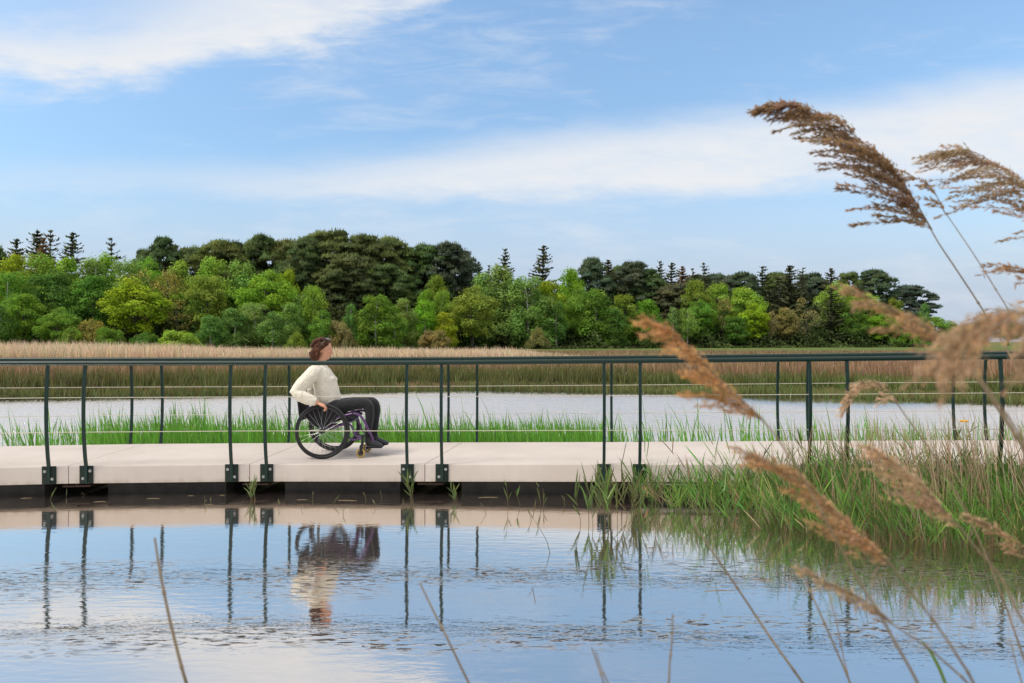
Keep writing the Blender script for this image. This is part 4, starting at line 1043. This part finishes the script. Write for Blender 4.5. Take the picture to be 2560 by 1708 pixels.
# shaded thicket closing the foot of the wood
def thicket():
    n = 110000; px = RNG.uniform(-420, 2380, n); row = RNG.uniform(2, 34, n)
    d = np.interp(px, [-400, 0, 500, 1000, 1300, 1700, 2000, 2350, 2700], [88, 92, 98, 112, 128, 146, 158, 172, 185]) + row
    x = (px - 1280) / FPX * d; top = np.interp(px, [-400, 300, 900, 1500, 2000, 2250, 2380], [10, 10, 11, 11, 11, 8, 2.5]) * (1 + .25 * np.sin(x * .35) + .15 * np.sin(x * .9))
    z = .3 + top * RNG.uniform(0, 1, n) * np.clip(.25 + row / 28, 0, .9)
    hue = np.where(np.sin(x * .21 + 1) > .3, 0, 1)[:, None]
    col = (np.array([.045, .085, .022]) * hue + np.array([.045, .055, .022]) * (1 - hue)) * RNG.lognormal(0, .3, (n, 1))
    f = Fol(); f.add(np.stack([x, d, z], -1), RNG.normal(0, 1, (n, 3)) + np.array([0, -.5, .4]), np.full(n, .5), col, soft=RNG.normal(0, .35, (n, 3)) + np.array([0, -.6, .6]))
    n2 = 34000; px = RNG.uniform(-420, 2300, n2); d = np.interp(px, [-400, 0, 500, 1000, 1300, 1700, 2000, 2350, 2700], [88, 92, 98, 112, 128, 146, 158, 172, 185]) + RNG.uniform(42, 60, n2); x = (px - 1280) / FPX * d
    top = np.interp(px, [-400, 300, 900, 1500, 2000, 2200, 2300], [14, 14, 17, 15, 13, 9, 3]); z = .3 + top * RNG.uniform(0, 1, n2)
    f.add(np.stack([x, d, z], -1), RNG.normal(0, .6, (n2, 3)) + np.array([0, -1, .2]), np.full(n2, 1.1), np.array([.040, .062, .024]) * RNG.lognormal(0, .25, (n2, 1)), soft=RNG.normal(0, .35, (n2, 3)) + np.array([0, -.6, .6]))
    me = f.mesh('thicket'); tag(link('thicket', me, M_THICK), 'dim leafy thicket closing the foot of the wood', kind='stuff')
    n = 9000; px = RNG.uniform(1380, 2400, n); row = RNG.uniform(-7, 4, n); d = np.array([front_d(p) for p in px]) + row; x = (px - 1280) / FPX * d
    hm = np.clip(2.6 + 1.6 * np.sin(x * .5) + np.sin(x * 1.3) + row * .35, .4, 6); z = .25 + hm * RNG.uniform(0, 1, n)
    col = np.array([.075, .105, .035]) * RNG.lognormal(0, .3, (n, 1)) * (1 + .3 * np.sin(x * .45))[:, None]
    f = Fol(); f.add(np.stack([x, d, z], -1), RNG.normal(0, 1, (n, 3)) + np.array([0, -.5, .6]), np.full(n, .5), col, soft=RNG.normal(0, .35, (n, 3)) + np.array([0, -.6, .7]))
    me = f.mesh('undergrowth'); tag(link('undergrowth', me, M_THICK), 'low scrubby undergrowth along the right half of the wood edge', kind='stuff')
thicket()


# ------------------------------------------------------------------ wheelchair and the woman in it
DZ = .3305; WC = Vector((-2.11, 8.13, DZ))
M_RUB = mat('tyre_rubber', (.012, .012, .013), .55, var=.2, vscale=40)
M_BLK = mat('black_metal', (.010, .010, .011), .35)
M_CLOTHBLK = mat('black_upholstery', (.012, .012, .014), .85, var=.2, vscale=30)
M_PUR = mat('purple_frame', (.125, .058, .170), .32, .2)
M_SPK = mat('spoke_steel', (.45, .45, .46), .3, .8)
M_AMB = mat('amber_castor_tyre', (.50, .33, .10), .45)
M_SIL = mat('silver_metal', (.55, .55, .57), .3, .8)

wch = tag(empty('wheelchair', WC), 'black and purple manual wheelchair carrying the woman along the walkway', 'wheelchair')
def wheel(side):
    M = Matrix.Translation((0, side * .268, .306)) @ Matrix.Rotation(side * R(4), 4, 'X')
    def ring(bm, r, tr, y=0.0, n=64, m=10): tube(bm, [M @ Vector((r * math.cos(2 * math.pi * i / n), y, r * math.sin(2 * math.pi * i / n))) for i in range(n)], tr, m, closed=True)
    bm = bmesh.new(); ring(bm, .276, (.013, .011)); w = obj('wheel', bm, M_BLK, wch)
    bm = bmesh.new(); ring(bm, .291, (.0165, .0165)); obj('tyre', bm, M_RUB, w)
    bm = bmesh.new(); ring(bm, .262, (.0085, .0085), side * .034)
    for k in range(6):
        a = k * math.pi / 3 + .2; c, s_ = math.cos(a), math.sin(a)
        tube(bm, [M @ Vector((.262 * c, side * .034, .262 * s_)), M @ Vector((.274 * c, side * .008, .274 * s_))], .004, 6)
    obj('hand_rim', bm, M_BLK, w)
    bm = bmesh.new()
    for k in range(28):
        a = k * 2 * math.pi / 28; b = a + (.55 if k % 2 else -.55); y = (.022 if k % 4 < 2 else -.022)
        tube(bm, [M @ Vector((.024 * math.cos(b), y, .024 * math.sin(b))), M @ Vector((.270 * math.cos(a), 0, .270 * math.sin(a)))], .0014, 4)
    obj('spokes', bm, M_SPK, w)
    bm = bmesh.new(); tube(bm, [M @ Vector((0, y, 0)) for y in (-.040, -.038, -.02, .02, .038, .040)], [.012, .028, .020, .020, .028, .012], 20); obj('hub', bm, M_BLK, w)
for s_ in (-1, 1): wheel(s_)

def frame_tubes():
    bm = bmesh.new()
    for y in (-.195, .195):
        k = -1 if y < 0 else 1
        p = spline([(-.16, y, .405), (.06, y, .430), (.22, y, .468), (.335, y, .492), (.405, y, .470), (.455, y * .95, .395), (.490, y * .85, .310), (.525, y * .62, .215), (.535, y * .55, .16)], 34)
        tube(bm, p, .0145, 12)
        tube(bm, spline([(-.02, y, .318), (.13, y, .335), (.26, y, .385), (.32, y, .33), (.335, y, .275), (.375, y, .235), (.43, y, .225)], 22), .0115, 10)
        tube(bm, [(-.02, y, .318), (-.05, y, .42)], .012, 10)
        tube(bm, spline([(.27, y, .245), (.31, y, .205), (.36, y, .20), (.42, y, .215)], 10), .011, 10)
        tube(bm, [(-.155, y, .40), (-.175, y, .60), (-.205, y, .76)], .011, 10)
    tube(bm, [(-.02, -.25, .312), (-.02, .25, .312)], .016, 12)
    tube(bm, [(.30, -.195, .40), (.30, .195, .40)], .011, 10)
    return obj('frame', bm, M_PUR, wch)
frame_tubes()
bm = bmesh.new(); box(bm, (.10, 0, .455), (.44, .37, .045), None, .015); box(bm, (.10, 0, .425), (.40, .36, .018)); obj('seat', bm, M_CLOTHBLK, wch)
bm = bmesh.new(); box(bm, (-.175, 0, .60), (.022, .36, .33), Matrix.Rotation(R(-6), 4, 'Y') @ Matrix.Translation((-.055, 0, 0)), .008); obj('backrest', bm, M_CLOTHBLK, wch)
for s_ in (-1, 1):
    bm = bmesh.new(); pr = spline([(-.20, s_ * .222, .47), (-.17, s_ * .222, .56), (-.05, s_ * .222, .60), (.08, s_ * .222, .575), (.14, s_ * .222, .50), (.12, s_ * .222, .40), (-.02, s_ * .222, .34), (-.14, s_ * .222, .37)], 30)
    a = [bm.verts.new(q) for q in pr]; b = [bm.verts.new(q + Vector((0, .006, 0))) for q in pr]
    bm.faces.new(a); bm.faces.new(b[::-1])
    for i in range(30): bm.faces.new((a[i], b[i], b[(i + 1) % 30], a[(i + 1) % 30]))
    bmesh.ops.recalc_face_normals(bm, faces=bm.faces[:]); obj('side_guard', bm, M_CLOTHBLK, wch)
def castor(side, x):
    y = side * .205; bm = bmesh.new()
    tube(bm, [(x + .01, y, .235), (x + .005, y, .135)], .0165, 12); tube(bm, [(x + .01, y, .255), (x + .01, y, .232)], .022, 14)
    for k in (-1, 1): box(bm, (x - .006, y + k * .019, .088), (.030, .006, .10), None, .002)
    box(bm, (x, y, .138), (.034, .044, .014), None, .003)
    c = obj('castor', bm, M_BLK, wch)
    bm = bmesh.new(); n = 32; tube(bm, [(x - .012 + .040 * math.cos(2 * math.pi * i / n), y, .052 + .040 * math.sin(2 * math.pi * i / n)) for i in range(n)], (.0115, .013), 10, closed=True) if False else tube(bm, [(x - .012 + .040 * math.cos(2 * math.pi * i / n), y, .052 + .040 * math.sin(2 * math.pi * i / n)) for i in range(n)], .0118, 10, closed=True)
    obj('tyre', bm, M_AMB, c)
    bm = bmesh.new(); tube(bm, [(x - .012, y - .015, .052), (x - .012, y + .015, .052)], .016, 14)
    for k in range(5):
        a = k * 1.2566 + .3; tube(bm, [(x - .012, y, .052), (x - .012 + .032 * math.cos(a), y, .052 + .032 * math.sin(a))], .006, 6)
    tube(bm, [(x - .012 + .030 * math.cos(2 * math.pi * i / n), y, .052 + .030 * math.sin(2 * math.pi * i / n)) for i in range(n)], .0045, 6, closed=True)
    obj('hub', bm, M_BLK, c)
castor(-1, .425); castor(1, .415)
bm = bmesh.new()
box(bm, (.555, 0, .098), (.15, .23, .012), Matrix.Translation((0, 0, 0)), .003)
tube(bm, [(.535, -.107, .17), (.54, -.107, .098)], .011, 10); tube(bm, [(.535, .107, .17), (.54, .107, .098)], .011, 10); tube(bm, [(.49, -.107, .105), (.49, .107, .105)], .008, 8)
obj('footrest', bm, M_BLK, wch)
for y in (-.20, .20):                                                # brake levers and clamps
    bm = bmesh.new(); box(bm, (.30, y * 1.06, .455), (.09, .022, .030), None, .004); tube(bm, [(.30, y * 1.12, .46), (.33, y * 1.15, .50), (.335, y * 1.15, .555)], .006, 8); box(bm, (.27, y * 1.1, .425), (.04, .02, .045), None, .004)
    tube(bm, [(.245, y * 1.12, .44), (.245, y * 1.36, .44)], .008, 8); obj('brake', bm, M_BLK, wch)
    bm = bmesh.new(); tube(bm, [(.43, y * .955, .255), (.43, y * .955, .185)], .021, 12); obj('castor_housing', bm, M_SIL, wch)

M_SKIN = bpy.data.materials.new('skin'); M_SKIN.use_nodes = True
_h = NG(M_SKIN.node_tree); _b = _h.n['Principled BSDF']; _b.inputs['Roughness'].default_value = .5
_h.l.new(_h.node('ShaderNodeAttribute', attribute_name='Col').outputs['Color'], _b.inputs['Base Color'])
try: _b.inputs['Subsurface Weight'].default_value = .08; _b.inputs['Subsurface Radius'].default_value = (.012, .005, .003)
except Exception: pass
def fabric(name, col, bs=260, b=.25, fold=9, foldb=.5):
    m = bpy.data.materials.new(name); m.use_nodes = True; h = NG(m.node_tree); p = h.n['Principled BSDF']
    pos = h.node('ShaderNodeTexCoord').outputs['Object']; p.inputs['Base Color'].default_value = (*col, 1); p.inputs['Roughness'].default_value = .9; p.inputs['Specular IOR Level'].default_value = .2
    b1 = h.node('ShaderNodeBump'); b1.inputs['Strength'].default_value = foldb; b1.inputs['Distance'].default_value = .03
    h.l.new(h.noise(h.vmul(pos, (1.2, 1.2, .7)), fold, 3, .5, .8), b1.inputs['Height'])
    b2 = h.node('ShaderNodeBump'); b2.inputs['Strength'].default_value = b; b2.inputs['Distance'].default_value = .003
    h.l.new(h.noise(pos, bs, 2), b2.inputs['Height']); h.l.new(b1.outputs[0], b2.inputs['Normal']); h.l.new(b2.outputs[0], p.inputs['Normal'])
    try: p.inputs['Sheen Weight'].default_value = .15
    except Exception: pass
    return m
M_SWEAT = fabric('cream_fleece', (.74, .69, .58), fold=11, foldb=.9); M_TROUS = fabric('charcoal_trousers', (.022, .022, .025), 300, .2, 12, .35); M_SHOE = mat('black_shoe', (.014, .016, .019), .45)

per = tag(empty('person', WC), 'woman in a cream sweater and dark trousers pushing herself along in the wheelchair', 'person')
HAND = {}
def hand(bm, w, side):
    """hand closed over the hand rim; w wrist position, fingers point forward and down, thumb on top"""
    fw = Vector((.80, 0, -.42)).normalized(); sd = Vector((0, 1, 0)) * side       # sd: away from the body
    up = fw.cross(Vector((0, 1, 0))).normalized(); up = -up if up.z < 0 else up
    c = w + fw * .052
    M3 = Matrix((fw, Vector((0, 1, 0)), up)).transposed()
    ell(bm, c, (.050, .036, .019), M3, 14); ell(bm, c + fw * .022 + up * .002, (.032, .040, .016), M3, 14)
    for k, (o, ln) in enumerate(((-.027, .066), (-.009, .074), (.009, .070), (.026, .056))):
        b0 = c + fw * .038 + Vector((0, -o * side * -1, 0)); d1 = (fw * .9 - up * .35).normalized(); d2 = (fw * .1 - up * 1.0).normalized(); d3 = (-fw * .75 - up * .65).normalized()
        q1 = b0 + d1 * ln * .42; q2 = q1 + d2 * ln * .34; q3 = q2 + d3 * ln * .30
        tube(bm, [b0 - fw * .02, b0, q1, q2, q3], [.0095, .0095, .0088, .0080, .0065], 8)
    t0 = c - fw * .012 - sd * .030; t1 = t0 + (fw * .8 - sd * .35 + up * .15).normalized() * .034; t2 = t1 + (fw * .95 - sd * .05 - up * .25).normalized() * .030
    tube(bm, [t0 - fw * .01 + sd * .01, t0, t1, t2], [.012, .0115, .0095, .0075], 8)

def body():
    bm = bmesh.new()
    hc = Vector((-.050, 0, 1.222))
    ell(bm, hc + Vector((-.012, 0, .018)), (.092, .073, .094), None, 32)                    # cranium
    ell(bm, hc + Vector((.020, 0, -.040)), (.064, .060, .080), None, 28)                    # face
    ell(bm, hc + Vector((.040, 0, -.098)), (.036, .040, .026), None, 18)                    # chin
    ell(bm, hc + Vector((.012, 0, -.085)), (.058, .056, .040), None, 18)                    # jaw
    tube(bm, [hc + Vector(p) for p in ((.074, 0, .012), (.088, 0, -.012), (.104, 0, -.034), (.090, 0, -.043))], [.008, .0095, .0125, .010], 10)   # nose
    for s_ in (-1, 1):
        ell(bm, hc + Vector((.096, s_ * .009, -.040)), (.009, .007, .006), None, 8)
        ell(bm, hc + Vector((.064, s_ * .030, .014)), (.022, .022, .008), None, 10)          # brow
        ell(bm, hc + Vector((.060, s_ * .036, -.030)), (.024, .022, .018), None, 12)         # cheek
        ell(bm, hc + Vector((-.022, s_ * .074, -.020)), (.017, .008, .028), Matrix.Rotation(R(-12), 3, 'Y'), 12)   # ear
        ell(bm, hc + Vector((.070, s_ * .030, -.006)), (.011, .013, .009), None, 10)         # eyeball under the lid
    ell(bm, hc + Vector((.083, 0, -.064)), (.012, .022, .006), None, 10); ell(bm, hc + Vector((.080, 0, -.074)), (.012, .020, .0065), None, 10)   # lips
    Mh = Matrix.Rotation(R(9), 3, 'Y')
    for vv in bm.verts: vv.co = hc + Mh @ (vv.co - hc)
    tube(bm, [(-.085, 0, 1.00), (-.082, 0, 1.06), (-.068, 0, 1.13), (-.060, 0, 1.17)], [.062, .050, .047, .050], 18)
    # trunk under the clothes
    tube(bm, [(-.02, 0, .50), (-.02, 0, .60), (-.04, 0, .75), (-.065, 0, .88), (-.09, 0, .985), (-.085, 0, 1.03)], [(.10, .16), (.115, .15), (.105, .135), (.11, .155), (.075, .16), (.05, .06)], 22, up=(1, 0, 0))
    for s_ in (-1, 1):
        y = s_
        tube(bm, [(-.095, .14 * y, .985), (-.12, .185 * y, .955), (-.21, .245 * y, .86), (-.285, .285 * y, .752), (-.18, .300 * y, .690), (-.06, .300 * y, .632), (-.035, .300 * y, .622)], [.05, .052, .045, .038, .036, .027, .026], 12)
        hand(bm, Vector((-.045, .300 * y, .626)), y)
        dx_ = .0 if y < 0 else .035
        tube(bm, [(-.04, .085 * y, .535), (.10, .095 * y, .545), (.30, .095 * y, .575), (.455 + dx_ * .8, .09 * y, .580), (.488 + dx_, .09 * y, .44), (.480 + dx_, .09 * y, .34), (.478 + dx_, .085 * y, .17)], [.080, .072, .052, .044, .038, .036, .028], 14)
        tube(bm, [(.455 + dx_, .088 * y, .135), (.52 + dx_, .088 * y, .132), (.61 + dx_, .088 * y, .118)], [.030, .034, .022], 12)
    o = fuse('body', bm, .0042, 3, M_SKIN, per)
    me = o.data; n = len(me.vertices); co = np.zeros(n * 3); me.vertices.foreach_get('co', co); co = co.reshape(-1, 3)
    c = np.tile(np.array([.62, .315, .20]), (n, 1))
    d = (co - np.array(hc)) @ np.array(Mh)
    def blob(p, r, col, k=1.0):
        m = np.clip(1.3 - np.linalg.norm((np.abs(d * [1, 1, 1]) * [1, 1, 1] * 0 + np.stack([d[:, 0], np.abs(d[:, 1]), d[:, 2]], 1) - p) / r, axis=1), 0, 1)[:, None] * k
        return c * (1 - m) + np.array(col) * m
    c = blob((.085, .0, -.068), (.016, .026, .010), (.48, .16, .14), .9)
    c = blob((.060, .036, -.030), (.03, .024, .024), (.62, .28, .20), .7)
    c = blob((.100, 0, -.036), (.014, .016, .014), (.62, .28, .21), .6)
    c = blob((.078, .030, -.006), (.010, .013, .0065), (.75, .72, .68), .9)
    c = blob((.081, .029, -.006), (.007, .006, .006), (.05, .03, .02), 1)
    c = blob((.074, .032, .018), (.012, .020, .0045), (.10, .055, .035), .9)
    a = me.color_attributes.new('Col', 'FLOAT_COLOR', 'POINT'); q = np.ones((n, 4), np.float32); q[:, :3] = c; a.data.foreach_set('color', q.ravel())
    return o
body()

def hair():
    bm = bmesh.new(); hc = Vector((-.050, 0, 1.222))
    tube(bm, [hc + Vector(p) for p in ((.066, 0, .062), (.040, 0, .088), (-.020, 0, .104), (-.085, 0, .082), (-.122, 0, .03), (-.130, 0, -.04), (-.118, 0, -.105), (-.105, 0, -.130))], [(.016, .040), (.024, .056), (.034, .078), (.036, .088), (.036, .092), (.040, .094), (.036, .086), (.018, .060)], 24, up=(0, 0, 1))
    ell(bm, hc + Vector((-.040, 0, .040)), (.092, .086, .082), None, 28)
    for s_ in (-1, 1): ell(bm, hc + Vector((.022, s_ * .055, .060)), (.036, .026, .026), None, 14)
    for s_ in (-1, 1):
        tube(bm, [hc + Vector(p) for p in ((.060, s_ * .046, .060), (.030, s_ * .070, .040), (-.008, s_ * .084, .018), (-.050, s_ * .090, -.02), (-.062, s_ * .090, -.075), (-.064, s_ * .080, -.125))], [.014, .018, .024, .030, .034, .022], 12)
        tube(bm, [hc + Vector(p) for p in ((-.05, s_ * .07, .04), (-.095, s_ * .082, -.03), (-.105, s_ * .076, -.10), (-.10, s_ * .062, -.138))], [.03, .036, .034, .018], 12)
    m = bpy.data.materials.new('brown_hair'); m.use_nodes = True; h = NG(m.node_tree); b = h.n['Principled BSDF']
    pos = h.node('ShaderNodeTexCoord').outputs['Object']; st = h.noise(h.vmul(pos, (55, 70, 9)), 1.0, 4, .65, .6)
    h.l.new(h.mix(h.ss(st, .3, .72), (.020, .008, .005), (.120, .044, .022)), b.inputs['Base Color']); b.inputs['Roughness'].default_value = .65; b.inputs['Specular IOR Level'].default_value = .18
    bp = h.node('ShaderNodeBump'); bp.inputs['Strength'].default_value = .8; bp.inputs['Distance'].default_value = .008; h.l.new(st, bp.inputs['Height']); h.l.new(bp.outputs[0], b.inputs['Normal'])
    o = fuse('hair', bm, .005, 3, m, per, .012, .03)
    bm = bmesh.new()
    for s_ in (-1, 1):
        ell(bm, hc + Vector((.040, s_ * .036, .108)), (.022, .029, .009), Matrix.Rotation(R(38), 3, 'Y'), 16)
    obj('lens', bm, mat('sunglass_lens', (.22, .20, .20), .12, .2), None)
    return hc
hc_ = hair()
ln = bpy.data.objects['lens']
bm = bmesh.new()
for s_ in (-1, 1):
    tube(bm, [hc_ + Vector(p) for p in ((.038, s_ * .066, .104), (.004, s_ * .106, .062), (-.030, s_ * .112, .010), (-.040, s_ * .104, -.012))], .0048, 8)
    n = 20; tube(bm, [hc_ + Vector((.040 + .020 * math.sin(2 * math.pi * i / n) * .8, s_ * (.036 + .031 * math.cos(2 * math.pi * i / n)), .110 - .016 * math.sin(2 * math.pi * i / n))) for i in range(n)], .003, 6, closed=True)
tube(bm, [hc_ + Vector((.046, -.008, .108)), hc_ + Vector((.046, .008, .108))], .003, 6)
sg_ = obj('sunglasses', bm, M_BLK, per); ln.parent = sg_

def sweater():
    bm = bmesh.new()
    tube(bm, [(.002, 0, .585), (.000, 0, .610), (-.005, 0, .655), (-.022, 0, .75), (-.050, 0, .86), (-.085, 0, .955), (-.095, 0, 1.010), (-.088, 0, 1.042), (-.086, 0, 1.062)],
         [(.118, .160), (.134, .170), (.140, .178), (.136, .176), (.126, .182), (.108, .184), (.082, .150), (.064, .078), (.058, .066)], 30, up=(1, 0, 0))
    ell(bm, (.022, 0, .86), (.070, .13, .065), None, 18); ell(bm, (.045, 0, .68), (.085, .145, .07), None, 18)
    for y in (-1, 1):
        tube(bm, [(-.095, .10 * y, .985), (-.115, .175 * y, .955), (-.165, .222 * y, .895), (-.235, .268 * y, .815), (-.282, .290 * y, .742), (-.225, .302 * y, .702), (-.150, .304 * y, .668), (-.085, .302 * y, .640), (-.058, .300 * y, .630)],
             [.070, .084, .082, .078, .074, .072, .066, .054, .040], 16)
    return fuse('sweater', bm, .0060, 4, M_SWEAT, per, .016, .08)
sweater()
def trousers():
    bm = bmesh.new(); ell(bm, (-.03, 0, .545), (.135, .180, .075), None, 20)
    for y in (-1, 1):
        dx_ = .0 if y < 0 else .035
        pq = spline([(-.05, .085 * y, .540), (.06, .098 * y, .552), (.18, .100 * y, .570), (.32, .098 * y, .592), (.425 + dx_, .092 * y, .600), (.476 + dx_, .09 * y, .568), (.492 + dx_, .09 * y, .48), (.480 + dx_, .09 * y, .36), (.475 + dx_, .088 * y, .26), (.480 + dx_, .086 * y, .185)], 40)
        tube(bm, pq, list(np.interp(np.linspace(0, 9, 40), range(10), [.080, .088, .078, .069, .063, .060, .052, .045, .040, .036])), 18)
    return fuse('trousers', bm, .0060, 5, M_TROUS, per, .008, .07)
trousers()
for y in (-1, 1):
    dx_ = .0 if y < 0 else .035; bm = bmesh.new()
    tube(bm, spline([(.452 + dx_, .088 * y, .152), (.475 + dx_, .088 * y, .150), (.53 + dx_, .089 * y, .145), (.585 + dx_, .091 * y, .128), (.625 + dx_, .092 * y, .120), (.640 + dx_, .092 * y, .116)], 14),
         [(a, b) for a, b in zip(np.interp(np.linspace(0, 1, 14), [0, .1, .45, .75, 1], [.030, .042, .040, .026, .010]), np.interp(np.linspace(0, 1, 14), [0, .1, .45, .75, 1], [.022, .036, .042, .043, .018]))], 16, up=(0, 0, 1))
    tube(bm, [(.478 + dx_, .087 * y, .15), (.480 + dx_, .086 * y, .215)], [.044, .046], 16)
    box(bm, (.545 + dx_, .09 * y, .109), (.175, .072, .012), None, .005)
    fuse('shoe', bm, .0045, 2, M_SHOE, per)

def green_blade(px, d, w, label):
    A = spline([P(x, y, d) for x, y in px], 14); base = Vector((A[-1].x, d, .06)); A += [A[-1].lerp(base, t) for t in (.3, .65, 1.0)]
    V = []
    for i, q in enumerate(A):
        f = min(1, .12 + i / 7); V += [q - base - Vector((w * f, 0, .2 * w)), q - base + Vector((w * f, .3 * w, .2 * w))]
    me = np_mesh('green_reed', np.array([tuple(q) for q in V]), [np.array([(2 * k, 2 * k + 1, 2 * k + 3, 2 * k + 2) for k in range(len(A) - 1)])], np.tile((.16, .26, .06), (len(V), 1)))
    o = link('green_reed', me, M_BLADE); o.location = base; tag(o, label, 'reed blade')
green_blade([(2302, 1598), (2325, 1628), (2348, 1670), (2368, 1720)], 1.15, .0030, 'single fresh green blade at the lower edge among the dry stems')
